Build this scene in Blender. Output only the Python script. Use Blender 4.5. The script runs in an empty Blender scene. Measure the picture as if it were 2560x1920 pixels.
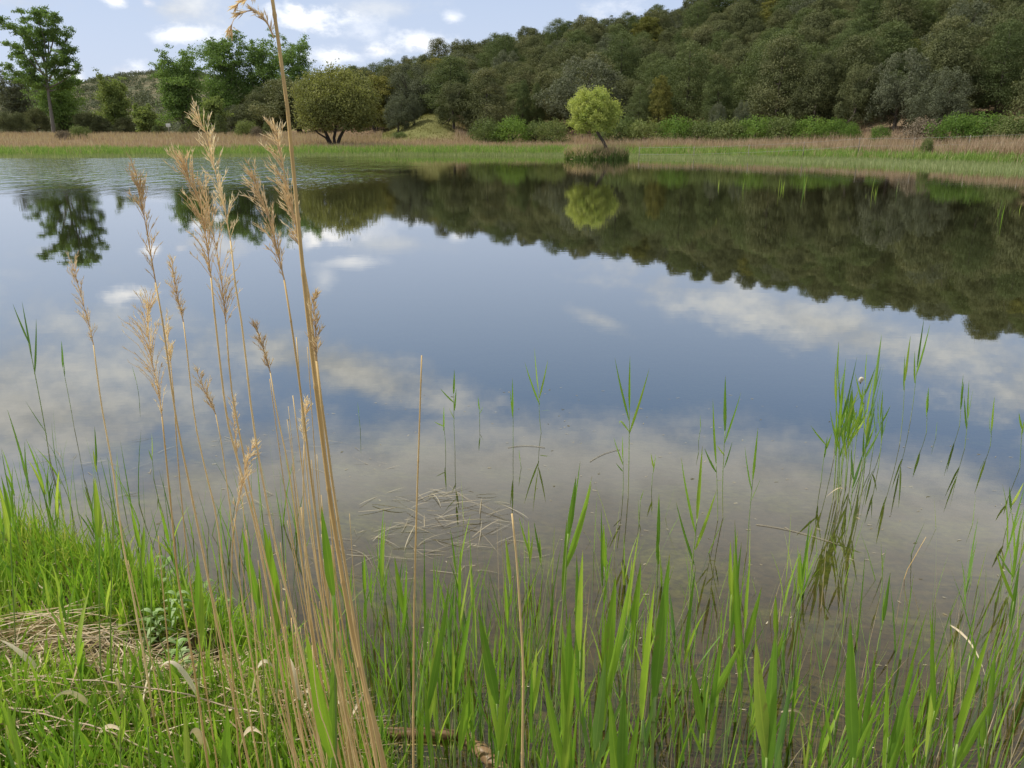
import bpy, math, random
import numpy as np
from mathutils import Vector
random.seed(7); RNG = np.random.default_rng(7)
R = math.radians
scene = bpy.context.scene
COL = scene.collection

# ---------------------------------------------------------------- camera
CAM_H = 1.9; PITCH = 18.1; F = 773.0          # F in pixels of a 1024 x 768 picture
cam_d = bpy.data.cameras.new('camera'); cam = bpy.data.objects.new('camera', cam_d); COL.objects.link(cam)
cam.location = (0, 0, CAM_H); cam.rotation_euler = (R(90 - PITCH), 0, 0)
cam_d.sensor_width = 36; cam_d.lens = F / 1024 * 36; cam_d.clip_start = 0.05; cam_d.clip_end = 6000
scene.camera = cam
scene.render.resolution_x = 1024; scene.render.resolution_y = 768
scene.view_settings.view_transform = 'Standard'; scene.view_settings.look = 'None'
scene.view_settings.exposure = 0.08; scene.view_settings.gamma = 1
CT, ST = math.cos(R(PITCH)), math.sin(R(PITCH))

def ray(px, py):
    u = (px - 512) / F; v = (384 - py) / F
    return np.array([u, CT + v * ST, -ST + v * CT])
def P(px, py, Y):
    """point of the scene seen at pixel (px,py) that stands Y metres in front of the camera"""
    d = ray(px, py); return Vector(d * (Y / d[1])) + Vector((0, 0, CAM_H))
def G(px, py, z=0.0):
    """point of the horizontal plane z seen at pixel"""
    d = ray(px, py); t = (z - CAM_H) / d[2]; return Vector(d * t) + Vector((0, 0, CAM_H))
K = 1024 / 2212.0

# ---------------------------------------------------------------- world + sun
SUN_EL, SUN_AZ = 54.0, -84.0      # azimuth from +Y towards +X
world = bpy.data.worlds.new('World'); scene.world = world; world.use_nodes = True
class NT:
    def __init__(s, t): s.t = t; t.nodes.clear()
    def n(s, typ, **kw):
        nd = s.t.nodes.new(typ)
        for k, v in kw.items(): setattr(nd, k, v)
        return nd
    def l(s, a, b): s.t.links.new(a, b)
    def put(s, sock, v):
        if hasattr(v, 'links'): s.l(v, sock)
        else: sock.default_value = v
    def m(s, op, a, b=None, c=None, clamp=False):
        nd = s.n('ShaderNodeMath', operation=op); nd.use_clamp = clamp
        for i, v in enumerate((a, b, c)):
            if v is not None: s.put(nd.inputs[i], v)
        return nd.outputs[0]
    def mix(s, f, a, b, blend='MIX'):
        nd = s.n('ShaderNodeMix', data_type='RGBA', blend_type=blend)
        s.put(nd.inputs[0], f)
        for i, v in ((6, a), (7, b)):
            if isinstance(v, tuple): v = tuple(v) + ((1,) if len(v) == 3 else ())
            s.put(nd.inputs[i], v)
        return nd.outputs[2]
    def noise(s, vec, scale, detail=4, rough=.55, dist=0):
        nd = s.n('ShaderNodeTexNoise'); 
        if vec is not None: s.l(vec, nd.inputs['Vector'])
        nd.inputs['Scale'].default_value = scale; nd.inputs['Detail'].default_value = detail
        nd.inputs['Roughness'].default_value = rough; nd.inputs['Distortion'].default_value = dist
        return nd.outputs['Fac']
    def ramp(s, f, stops, interp='LINEAR'):
        nd = s.n('ShaderNodeValToRGB'); s.put(nd.inputs[0], f); r = nd.color_ramp; r.interpolation = interp
        while len(r.elements) < len(stops): r.elements.new(0.5)
        for e, (p, c) in zip(r.elements, stops):
            e.position = p
            e.color = (c, c, c, 1) if isinstance(c, (int, float)) else tuple(c) + (1,)
        return nd.outputs[0]
    def smooth(s, v, lo, hi):
        nd = s.n('ShaderNodeMapRange', interpolation_type='SMOOTHSTEP'); s.put(nd.inputs[0], v)
        nd.inputs[1].default_value = lo; nd.inputs[2].default_value = hi
        return nd.outputs[0]
    def mapping(s, vec, scale=(1, 1, 1), rot=(0, 0, 0)):
        nd = s.n('ShaderNodeMapping'); s.l(vec, nd.inputs[0]); nd.inputs['Scale'].default_value = scale
        nd.inputs['Rotation'].default_value = rot
        return nd.outputs[0]

w = NT(world.node_tree)
sky = w.n('ShaderNodeTexSky', sky_type='NISHITA'); sky.sun_disc = False
sky.sun_elevation = R(SUN_EL); sky.sun_rotation = R(SUN_AZ); sky.air_density = 1.0; sky.dust_density = 1.2; sky.ozone_density = 1.6
tc = w.n('ShaderNodeTexCoord'); sep = w.n('ShaderNodeSeparateXYZ'); w.l(tc.outputs['Generated'], sep.inputs[0])
X, Yd, Z = sep.outputs
AZ = w.m('ARCTAN2', X, Yd); EL = w.m('ARCSINE', Z)
nv = w.mapping(tc.outputs['Generated'], (1, 1, 1.8))
n_big = w.noise(nv, 5.0, 6, .6); n_fine = w.noise(nv, 17.0, 7, .62)
n_mix = w.m('ADD', w.m('MULTIPLY', w.m('SUBTRACT', n_big, .5), 1.6), w.m('MULTIPLY', w.m('SUBTRACT', n_fine, .5), 2.4))
def azel(px, py, refl):
    d = ray(px * K, py * K); d = d / np.linalg.norm(d)
    if refl: d[2] = -d[2]
    return math.atan2(d[0], d[1]), math.asin(d[2])
def blob(cx, cy, hw, hh, rot=0.0, refl=False, soft=.5, amp=1.0, nk=1.0):
    """soft-edged cloud at an angular position of the sky, sizes given in photograph pixels"""
    hw, hh, soft = (hw * 1.15, hh * 1.2, soft * 2.0) if amp > .5 and hw < 100 else (hw, hh, soft); a0, e0 = azel(cx, cy, refl); wr = hw * K / F; hr = hh * K / F
    da = w.m('SUBTRACT', AZ, a0); de = w.m('SUBTRACT', EL, e0); c, s_ = math.cos(R(rot)), math.sin(R(rot))
    x = w.m('ADD', w.m('MULTIPLY', da, c / wr), w.m('MULTIPLY', de, s_ / wr))
    y = w.m('ADD', w.m('MULTIPLY', de, c / hr), w.m('MULTIPLY', da, -s_ / hr))
    d = w.m('SQRT', w.m('ADD', w.m('MULTIPLY', x, x), w.m('MULTIPLY', y, y)))
    v = w.m('ADD', w.m('SUBTRACT', 1.0, d), w.m('MULTIPLY', n_mix, nk))
    return w.m('MULTIPLY', w.smooth(v, 0, soft), amp)
def union(bs):
    o = bs[0]
    for b in bs[1:]: o = w.m('MAXIMUM', o, b)
    return o
cumulus = union([
    blob(668, 40, 68, 34, soft=.5, nk=1.1), blob(640, 22, 30, 22, soft=.45), blob(388, 74, 72, 20, soft=.6), blob(262, 152, 55, 22, soft=.6),
    blob(250, 2, 30, 16), blob(318, 4, 26, 14), blob(728, 118, 75, 20, soft=.6), blob(905, 92, 85, 30, soft=.6), blob(790, 72, 55, 28, soft=.9, amp=.75),
    blob(978, 38, 26, 15, soft=.7, amp=.8), blob(1345, 12, 75, 22, soft=.9, amp=.8), blob(820, 108, 70, 20, soft=.6), blob(160, 172, 35, 28, soft=.6),
    blob(745, 566, 95, 13, refl=True, soft=.8, amp=.8), blob(700, 608, 30, 42, refl=True, soft=1., amp=.7), blob(285, 635, 80, 20, refl=True, soft=.5, amp=.95),
])
veil = union([
    blob(390, 20, 130, 40, soft=1.2, amp=.6), blob(60, 8, 120, 24, soft=1.4, amp=.5), blob(800, 15, 160, 26, soft=1.5, amp=.45),
    blob(760, 800, 480, 80, rot=17, refl=True, soft=1.1, amp=.97, nk=.6),
    blob(1780, 700, 620, 75, rot=12, refl=True, soft=1.3, amp=.9, nk=.9),
    blob(520, 960, 420, 95, rot=6, refl=True, soft=1.3, amp=.95, nk=.5),
    blob(1290, 690, 75, 20, rot=20, refl=True, soft=.9, amp=.7),
    blob(2250, 820, 330, 120, rot=10, refl=True, soft=1.2, amp=.85),
    blob(100, 900, 620, 270, rot=8, refl=True, soft=1.1, amp=.97, nk=.55),
    blob(1000, 1000, 800, 130, rot=4, refl=True, soft=1.5, amp=.9, nk=.6),
    w.m('MULTIPLY', w.smooth(w.m('ADD', EL, w.m('MULTIPLY', n_mix, .035)), .33, .42), .97),
])
cool = w.m('MULTIPLY', w.smooth(w.m('ADD', n_big, w.m('MULTIPLY', n_fine, .4)), .45, .85), 1.0)
skyc = w.mix(.6, sky.outputs[0], (2.4, 4.5, 8.1))                # thin high haze whitening the blue
skyc = w.mix(w.smooth(EL, .0, .5), w.mix(.72, skyc, (7.3, 7.9, 9.4)), skyc)
cum_c = w.mix(w.smooth(w.m('ADD', n_fine, w.m('MULTIPLY', cool, .3)), .42, .68), (7.9, 8.1, 8.9), (12.5, 12.5, 12.5))
cool2 = w.m('MULTIPLY', cool, w.m('SUBTRACT', 1.0, w.m('MULTIPLY', w.smooth(EL, .3, .5), .65)))
veil_c = w.mix(cool2, (6.0, 5.95, 5.6), (10.2, 10.1, 9.6))
c1 = w.mix(veil, skyc, veil_c); c2 = w.mix(cumulus, c1, cum_c)
bg = w.n('ShaderNodeBackground'); w.l(c2, bg.inputs[0]); bg.inputs[1].default_value = 0.098
wo = w.n('ShaderNodeOutputWorld'); w.l(bg.outputs[0], wo.inputs[0])

sun_d = bpy.data.lights.new('sun', 'SUN'); sun_d.energy = 4.2; sun_d.angle = R(0.6); sun_d.color = (1, .95, .86)
sun = bpy.data.objects.new('sun', sun_d); COL.objects.link(sun)
sv = Vector((math.sin(R(SUN_AZ)) * math.cos(R(SUN_EL)), math.cos(R(SUN_AZ)) * math.cos(R(SUN_EL)), math.sin(R(SUN_EL))))
sun.rotation_euler = sv.to_track_quat('Z', 'Y').to_euler()

# ---------------------------------------------------------------- materials
def new_mat(name):
    m = bpy.data.materials.new(name); m.use_nodes = True; return m, NT(m.node_tree)
def out(t, sh, disp=None):
    o = t.n('ShaderNodeOutputMaterial'); t.l(sh, o.inputs[0])
def leaf_mat(name, cols, trans=.35, rough=.55, tip=None, nscale=1.2, spec=.06, veins=False, tcol=(1.6, 1.75, .7)):
    """cols: colour stops picked by per-leaf tint, per-object random and a soft noise; tip: colour towards the base/tip attribute"""
    m, t = new_mat(name)
    at = t.n('ShaderNodeAttribute', attribute_name='tint'); oi = t.n('ShaderNodeObjectInfo'); g = t.n('ShaderNodeNewGeometry')
    n = t.noise(g.outputs['Position'], nscale, 3)
    f = t.m('ADD', t.m('MULTIPLY', at.outputs['Fac'], .5), t.m('ADD', t.m('MULTIPLY', oi.outputs['Random'], .3), t.m('MULTIPLY', n, .3)), clamp=True)
    c = t.ramp(f, [(i / (len(cols) - 1) * .8 + .1, x) for i, x in enumerate(cols)])
    if tip:
        a2 = t.n('ShaderNodeAttribute', attribute_name='along')
        c = t.mix(t.smooth(a2.outputs['Fac'], tip[1], tip[2]), c, tip[0])
    if veins:
        ac = t.n('ShaderNodeAttribute', attribute_name='across').outputs['Fac']; st = t.m('SINE', t.m('MULTIPLY', ac, 62.8)); sn_ = t.noise(t.mapping(g.outputs['Position'], (1, 1, .3)), 45, 3, .6)
        c = t.mix(t.m('MULTIPLY', t.m('ADD', t.m('MULTIPLY', st, .5), .5), .22), c, t.mix(1.0, c, (.55, .6, .5), 'MULTIPLY')); c = t.mix(t.m('MULTIPLY', t.smooth(t.m('ABSOLUTE', t.m('SUBTRACT', ac, .5)), .07, .02), .45), c, t.mix(1.0, c, (1.7, 1.5, 1.6), 'MULTIPLY'))
        c = t.mix(t.m('MULTIPLY', t.smooth(sn_, .64, .74), .6), c, (.30, .22, .08)); c = t.mix(t.m('MULTIPLY', t.smooth(t.noise(g.outputs['Position'], 22, 3), .35, .7), .35), t.mix(1.0, c, (.72, .8, .8), 'MULTIPLY'), c)
    p = t.n('ShaderNodeBsdfPrincipled'); t.l(c, p.inputs['Base Color']); p.inputs['Roughness'].default_value = rough
    p.inputs['Specular IOR Level'].default_value = spec
    tr = t.n('ShaderNodeBsdfTranslucent'); t.l(t.mix(.6, c, t.mix(1.0, c, tcol, 'MULTIPLY')), tr.inputs[0])
    mx = t.n('ShaderNodeMixShader'); mx.inputs[0].default_value = trans
    t.l(p.outputs[0], mx.inputs[1]); t.l(tr.outputs[0], mx.inputs[2]); out(t, mx.outputs[0]); return m
def stem_mat(name, c1, c2, along=None, rough=.5, scale=40):
    m, t = new_mat(name); g = t.n('ShaderNodeNewGeometry'); oi = t.n('ShaderNodeObjectInfo')
    n = t.noise(t.mapping(g.outputs['Position'], (1, 1, .15)), scale, 4)
    c = t.mix(t.m('ADD', t.m('MULTIPLY', n, .7), t.m('MULTIPLY', t.m('SUBTRACT', oi.outputs['Random'], .3), .8), clamp=True), c1, c2)
    if along:
        a2 = t.n('ShaderNodeAttribute', attribute_name='along')
        for col, lo, hi in along: c = t.mix(t.smooth(a2.outputs['Fac'], lo, hi), c, col)
    p = t.n('ShaderNodeBsdfPrincipled'); t.l(c, p.inputs['Base Color']); p.inputs['Roughness'].default_value = rough
    p.inputs['Specular IOR Level'].default_value = .3
    b = t.n('ShaderNodeBump'); b.inputs['Strength'].default_value = .3; t.l(n, b.inputs['Height']); t.l(b.outputs[0], p.inputs['Normal'])
    out(t, p.outputs[0]); return m
M = {}
M['oak'] = leaf_mat('oak_leaves', [(.066, .076, .038), (.098, .110, .053), (.132, .144, .068), (.20, .19, .095)], .22, .6, nscale=.12)
M['oak_grey'] = leaf_mat('grey_oak_leaves', [(.086, .098, .062), (.120, .134, .084), (.16, .168, .11)], .2, .6, nscale=.2)
M['oak_yellow'] = leaf_mat('flowering_oak_leaves', [(.09, .10, .03), (.17, .17, .05), (.28, .25, .075)], .3, .6, nscale=.4)
M['pine'] = leaf_mat('pine_needles', [(.068, .092, .038), (.102, .130, .054), (.144, .168, .072)], .25, .6, nscale=.15)
M['poplar'] = leaf_mat('poplar_leaves', [(.10, .165, .050), (.15, .225, .068), (.20, .29, .09)], .35, .5, nscale=.2)
M['poplar_pale'] = leaf_mat('pale_poplar_leaves', [(.15, .20, .065), (.20, .25, .085), (.27, .31, .11)], .35, .5, nscale=.2)
M['willow'] = leaf_mat('willow_leaves', [(.105, .125, .055), (.18, .19, .075), (.28, .28, .10)], .35, .5, nscale=.35)
M['lime'] = leaf_mat('young_willow_leaves', [(.19, .235, .07), (.29, .34, .10), (.44, .46, .15)], .4, .5, nscale=.6)
M['shrub'] = leaf_mat('shrub_leaves', [(.085, .12, .045), (.14, .175, .065), (.22, .24, .09)], .3, .55, nscale=.3)
M['shrub_bright'] = leaf_mat('bright_shrub_leaves', [(.07, .13, .03), (.12, .195, .045), (.18, .26, .06)], .35, .5, nscale=.3)
M['twigs'] = leaf_mat('bare_twigs', [(.10, .085, .065), (.17, .14, .10), (.23, .19, .14)], .1, .7, nscale=.5)
M['bark'] = stem_mat('bark', (.045, .036, .028), (.10, .085, .068), rough=.85, scale=6)
M['bark_pale'] = stem_mat('pale_bark', (.10, .09, .078), (.20, .18, .155), rough=.8, scale=5)
M['meadow'] = leaf_mat('dry_meadow_grass', [(.25, .17, .125), (.37, .265, .20), (.47, .38, .28)], .3, .7, nscale=.15)
M['knoll'] = leaf_mat('knoll_grass', [(.10, .11, .04), (.17, .17, .06), (.26, .23, .11)], .3, .6, nscale=.5)
M['sedge'] = leaf_mat('bank_sedge', [(.085, .15, .04), (.15, .25, .065), (.30, .38, .13)], .4, .5, nscale=.7)
M['sedge_pale'] = leaf_mat('wading_grass', [(.15, .19, .085), (.22, .27, .12), (.32, .34, .18)], .35, .55, nscale=.3)
M['tussock'] = leaf_mat('tussock_blades', [(.07, .12, .035), (.13, .19, .055), (.22, .23, .09)], .3, .6, nscale=.8, tip=((.50, .37, .25), .45, .8))
M['reed_leaf'] = leaf_mat('reed_leaf', [(.11, .21, .035), (.19, .33, .04), (.32, .47, .05), (.52, .58, .11)], .42, .38, nscale=2.2, spec=.4, tip=((.34, .25, .10), .90, 1.02), veins=True)
M['reed_leaf_blue'] = leaf_mat('glaucous_reed_leaf', [(.13, .24, .07), (.19, .32, .075), (.27, .41, .09)], .35, .38, nscale=2.0, spec=.4, veins=True)
M['reed_leaf_dry'] = leaf_mat('withered_reed_leaf', [(.33, .24, .14), (.50, .39, .25), (.68, .60, .47)], .25, .6, nscale=4)
M['grass'] = leaf_mat('bank_grass', [(.06, .11, .018), (.14, .24, .028), (.25, .38, .04), (.46, .46, .12)], .42, .45, nscale=3.)
M['straw'] = leaf_mat('straw', [(.22, .15, .085), (.42, .32, .20), (.72, .63, .47)], .2, .6, nscale=6)
M['float'] = leaf_mat('sodden_straw', [(.24, .20, .13), (.38, .33, .23), (.55, .50, .38)], .1, .6, nscale=6)
M['sunken'] = leaf_mat('sunken_litter', [(.08, .06, .035), (.16, .12, .07), (.27, .22, .14)], .05, .7, nscale=6)
M['herb'] = leaf_mat('downy_herb_leaf', [(.16, .27, .08), (.26, .38, .15), (.42, .52, .30)], .3, .6, nscale=4)
M['reed_stem'] = stem_mat('green_reed_stem', (.16, .25, .06), (.25, .34, .09), along=[((.20, .13, .085), .42, .12), ((.33, .27, .19), .55, .42)] and [((.30, .26, .17), .5, .15)], rough=.4)
M['dry_stem'] = stem_mat('dry_reed_stem', (.52, .34, .12), (.88, .66, .33), along=[((.66, .43, .19), .3, .0)], rough=.45)
M['cane'] = stem_mat('weathered_cane', (.24, .18, .11), (.44, .35, .24))
M['dry_node'] = stem_mat('dry_reed_joint', (.20, .12, .07), (.30, .20, .11))
M['panicle'] = leaf_mat('reed_plume', [(.44, .33, .19), (.71, .58, .37), (.94, .86, .66)], .45, .6, nscale=12, tcol=(1.25, 1.12, .75))
M['wet_wood'] = stem_mat('wet_driftwood', (.10, .058, .028), (.27, .17, .085), rough=.45, scale=18)
M['post'] = stem_mat('weathered_post', (.16, .14, .11), (.26, .23, .19), rough=.8)
M['wire'] = stem_mat('galvanised_wire', (.35, .35, .35), (.45, .45, .45), rough=.4)
M['board'] = stem_mat('white_board', (.55, .54, .50), (.7, .69, .65), rough=.6)
M['shell'] = stem_mat('snail_shell', (.55, .48, .36), (.70, .66, .56), rough=.35, scale=90)
M['snail'] = stem_mat('snail_body', (.12, .09, .06), (.18, .14, .09), rough=.4)

# ground: earth, litter, meadow, hillside soil, lake bed
gm, t = new_mat('ground'); g = t.n('ShaderNodeNewGeometry'); pos = g.outputs['Position']; sp = t.n('ShaderNodeSeparateXYZ'); t.l(pos, sp.inputs[0])
nl = t.noise(pos, .12, 5); nm = t.noise(pos, 1.6, 6, .65); nf = t.noise(pos, 14, 6, .7); nw = t.noise(pos, .6, 4)
hill_c = t.mix(t.smooth(nl, .42, .6), t.ramp(nm, [(.3, (.14, .085, .055)), (.7, (.22, .15, .095))]), t.ramp(nm, [(.3, (.13, .13, .05)), (.7, (.24, .21, .09))]))
mead_c = t.ramp(nm, [(.25, (.14, .105, .065)), (.75, (.30, .22, .14))])
bank_c = t.ramp(nf, [(.25, (.030, .022, .014)), (.5, (.075, .055, .032)), (.8, (.17, .125, .07))])
bed_c = t.mix(t.smooth(t.m('ADD', nm, t.m('MULTIPLY', nw, .6)), .72, .98), t.ramp(nf, [(.3, (.022, .016, .010)), (.7, (.13, .090, .05))]), t.ramp(nf, [(.35, (.04, .045, .015)), (.68, (.21, .22, .06))]))
land = t.mix(t.smooth(sp.outputs[1], 78, 96), mead_c, hill_c)
land = t.mix(t.smooth(sp.outputs[1], 220, 300), land, t.ramp(nl, [(.35, (.075, .085, .045)), (.6, (.16, .14, .085))]))
vd = t.n('ShaderNodeVectorMath', operation='DISTANCE'); t.l(t.mapping(pos, (1, .5, 0)), vd.inputs[0]); vd.inputs[1].default_value = (-11.5, 49.5, 0)
land = t.mix(t.smooth(t.m('ADD', vd.outputs['Value'], t.m('MULTIPLY', nm, 3)), 8, 5.5), land, t.ramp(nf, [(.3, (.09, .10, .035)), (.55, (.15, .15, .05)), (.8, (.24, .20, .10))]))
land = t.mix(t.smooth(sp.outputs[1], 10, 20), bank_c, land)
c = t.mix(t.smooth(sp.outputs[2], -.03, .04), bed_c, land)
p = t.n('ShaderNodeBsdfPrincipled'); t.l(c, p.inputs['Base Color']); p.inputs['Roughness'].default_value = .9; p.inputs['Specular IOR Level'].default_value = .15
b = t.n('ShaderNodeBump'); b.inputs['Strength'].default_value = .5; b.inputs['Distance'].default_value = .03; t.l(nf, b.inputs['Height']); t.l(b.outputs[0], p.inputs['Normal']); out(t, p.outputs[0])
M['ground'] = gm

# water: mirror at grazing angles, murky and see-through when looked down into
wm, t = new_mat('lake_water'); g = t.n('ShaderNodeNewGeometry'); pos = g.outputs['Position']; sp = t.n('ShaderNodeSeparateXYZ'); t.l(pos, sp.inputs[0])
n1 = t.noise(t.mapping(pos, (.35, 1.0, 1)), 1.5, 3, .5); n2 = t.noise(t.mapping(pos, (.45, 1.3, 1)), 5.0, 3, .55)
patch = t.noise(t.mapping(pos, (.5, 1, 1), (0, 0, .15)), .05, 3)
# breeze-ruffled patch near the far left shore
fx = t.m('DIVIDE', sp.outputs[0], t.m('MAXIMUM', sp.outputs[1], 1.))
ruf = t.m('MULTIPLY', t.smooth(t.m('ADD', fx, t.m('MULTIPLY', t.m('SUBTRACT', patch, .5), .35)), -.12, -.26), t.smooth(t.m('ADD', sp.outputs[1], t.m('MULTIPLY', t.m('SUBTRACT', patch, .5), 22)), 22, 34))
n3 = t.noise(t.mapping(pos, (1.3, .42, 1)), 1.0, 3, .6)
h = t.m('ADD', t.m('ADD', t.m('MULTIPLY', n1, .35), t.m('MULTIPLY', n2, .22)), t.m('MULTIPLY', n3, t.m('MULTIPLY', ruf, 5.0)))
bs = t.m('ADD', t.m('MULTIPLY', t.smooth(sp.outputs[1], 6, 40), .014), t.m('ADD', .004, t.m('MULTIPLY', ruf, .20)))
bmp = t.n('ShaderNodeBump'); t.l(h, bmp.inputs['Height']); t.l(bs, bmp.inputs['Strength']); bmp.inputs['Distance'].default_value = .22
lw = t.n('ShaderNodeFresnel'); lw.inputs[0].default_value = 1.33; t.l(bmp.outputs[0], lw.inputs['Normal'])
fac = t.m('MULTIPLY', t.m('POWER', lw.outputs[0], .43), t.m('ADD', .25, t.m('MULTIPLY', t.smooth(lw.outputs[0], .020, .098), .75)))
gl = t.n('ShaderNodeBsdfGlossy'); gl.inputs['Roughness'].default_value = .012; gl.inputs[0].default_value = (.98, .97, .95, 1); t.l(bmp.outputs[0], gl.inputs['Normal'])
body = t.n('ShaderNodeBsdfDiffuse'); t.l(t.mix(t.smooth(sp.outputs[1], 5, 16), t.ramp(patch, [(.3, (.028, .032, .011)), (.7, (.046, .047, .020))]), (.022, .022, .012)), body.inputs[0])
tr = t.n('ShaderNodeBsdfTransparent'); tr.inputs[0].default_value = (.80, .78, .58, 1)
mur = t.n('ShaderNodeMixShader'); t.l(t.m('ADD', .04, t.m('MULTIPLY', t.smooth(sp.outputs[1], 2.2, 9.0), .84)), mur.inputs[0]); t.l(tr.outputs[0], mur.inputs[1]); t.l(body.outputs[0], mur.inputs[2])
mx = t.n('ShaderNodeMixShader'); t.l(fac, mx.inputs[0]); t.l(mur.outputs[0], mx.inputs[1]); t.l(gl.outputs[0], mx.inputs[2]); out(t, mx.outputs[0])
M['water'] = wm

# ---------------------------------------------------------------- helpers
def link_mesh(name, V, Fc, mat, parent=None, tint=None, along=None, smooth=False):
    me = bpy.data.meshes.new(name); V = np.asarray(V, dtype=np.float32)
    if isinstance(Fc, np.ndarray):
        n, k = Fc.shape; me.vertices.add(len(V)); me.vertices.foreach_set('co', V.ravel())
        me.loops.add(n * k); me.loops.foreach_set('vertex_index', Fc.ravel().astype(np.int32))
        me.polygons.add(n); me.polygons.foreach_set('loop_start', np.arange(0, n * k, k, dtype=np.int32)); me.update(calc_edges=True)
    else: me.from_pydata([tuple(v) for v in V], [], Fc)
    for nm, arr in (('tint', tint), ('along', along)):
        if arr is not None:
            a = me.attributes.new(nm, 'FLOAT', 'POINT'); a.data.foreach_set('value', np.asarray(arr, dtype=np.float32))
    if smooth: me.polygons.foreach_set('use_smooth', [True] * len(me.polygons))
    me.materials.append(mat); me.validate(); me.update()
    o = bpy.data.objects.new(name, me); COL.objects.link(o)
    if parent is not None: o.parent = parent
    return o
class MB:
    def __init__(s): s.v = []; s.f = []; s.t = []; s.a = []; s.c = {}
    def ribbon(s, pts, wid, side, fold=.25, tint=.5, a0=0, a1=1):
        """long leaf: three verts across with a folded midrib"""
        n = len(pts); b = len(s.v); side = Vector(side).normalized()
        for i, p in enumerate(pts):
            p = Vector(p); d = (Vector(pts[min(i + 1, n - 1)]) - Vector(pts[max(i - 1, 0)])).normalized()
            sd = (side - d * side.dot(d)).normalized(); nr = d.cross(sd)
            h = wid[i] / 2; al = a0 + (a1 - a0) * i / (n - 1)
            for kc, q in enumerate((p - sd * h + nr * h * fold, p, p + sd * h + nr * h * fold)): s.c[len(s.v)] = kc / 2; s.v.append(q); s.t.append(tint); s.a.append(al)
        for i in range(n - 1):
            for k in (0, 1):
                o = b + i * 3 + k; s.f.append((o, o + 1, o + 4, o + 3))
    def tube(s, pts, rad, n=6, tint=.5, a0=0, a1=1, cap=True):
        b = len(s.v); m = len(pts)
        for i, p in enumerate(pts):
            p = Vector(p); d = (Vector(pts[min(i + 1, m - 1)]) - Vector(pts[max(i - 1, 0)]))
            d = d.normalized() if d.length > 1e-9 else Vector((0, 0, 1))
            u = d.cross(Vector((.31, .9, .11))).normalized(); v = d.cross(u)
            for k in range(n):
                an = 2 * math.pi * k / n; s.v.append(p + (u * math.cos(an) + v * math.sin(an)) * rad[i]); s.t.append(tint); s.a.append(a0 + (a1 - a0) * i / (m - 1))
        for i in range(m - 1):
            for k in range(n):
                s.f.append((b + i * n + k, b + i * n + (k + 1) % n, b + (i + 1) * n + (k + 1) % n, b + (i + 1) * n + k))
        if cap: s.f.append(tuple(b + (m - 1) * n + k for k in range(n))); s.f.append(tuple(b + k for k in reversed(range(n))))
    def build(s, name, mat, parent=None, smooth=True):
        o = link_mesh(name, s.v, s.f, mat, parent, s.t, s.a, smooth)
        if s.c: at = o.data.attributes.new('across', 'FLOAT', 'POINT'); at.data.foreach_set('value', np.array([s.c.get(i, 0.) for i in range(len(s.v))], dtype=np.float32))
        return o
def empty(name, loc=(0, 0, 0), label=None, cat=None, group=None):
    o = bpy.data.objects.new(name, None); COL.objects.link(o); o.location = loc; o.empty_display_size = .1
    return tag(o, label, cat, group)
def tag(o, label=None, cat=None, group=None, kind=None):
    for k, v in (('label', label), ('category', cat), ('group', group), ('kind', kind)):
        if v: o[k] = v
    return o
KIDS = {}
def copy_tree(o, parent=None):
    c = o.copy(); COL.objects.link(c); c.parent = parent
    for ch in KIDS.get(o.name, []): copy_tree(ch, c)
    return c
def note(o):
    """remember a prototype's children by name so that copying it is quick"""
    for x in [o] + list(o.children_recursive): KIDS[x.name] = list(x.children)
    return o
def interp(x, xs, ys): return np.interp(x, xs, ys)
def sst(x, a, b): q = np.clip((x - a) / (b - a), 0, 1); return q * q * (3 - 2 * q)
def wav(x, y, s, k=0):
    return (np.sin(x * s + 1.3 + k) * np.cos(y * s * 1.13 + .7 * k) + .5 * np.sin(x * s * 2.3 + y * s * 1.7 + 2.1 * k) + .3 * np.cos(x * s * 4.1 - y * s * 3.7 + k)) / 1.8

# ---------------------------------------------------------------- terrain
far_px = [(-260, 157.5), (0, 157), (200, 156.5), (400, 155), (560, 155), (700, 156.5), (850, 160), (1024, 166), (1250, 176)]
FP = [G(a, b) for a, b in far_px]; FX = [q.x for q in FP]; FY = [q.y for q in FP]
near_px = [(-150, 500), (0, 535), (120, 570), (200, 600), (290, 655), (350, 715), (400, 790)]
NP_ = [G(a, b) for a, b in near_px]; NX = [-60, -12] + [q.x for q in NP_] + [0.5, 3, 60]; NY = [6.5, 5.0] + [q.y for q in NP_] + [1.45, 1.35, 1.3]
EA = [-.40, -.30, -.196, -.152, -.086, -.031, -.004, .051, .094, .12, .178, .276, .337, .436, .546, .644, .675, .9]
EE = [0.03, .048, .072, .083, .099, .116, .116, .128, .139, .134, .146, .167, .18, .19, .21, .236, .235, .20]
def shore_far(x): return interp(x, FX, FY)
def shore_near(x): return interp(x, NX, NY)
def base_y(a): return interp(a, [-.5, -.3, -.2, -.05, .1, .3, .5, .7], [150, 125, 104, 96, 92, 84, 70, 58])
def ridge_y(a): return interp(a, [-.3, -.1, .3, .7], [185, 175, 155, 145])
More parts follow.
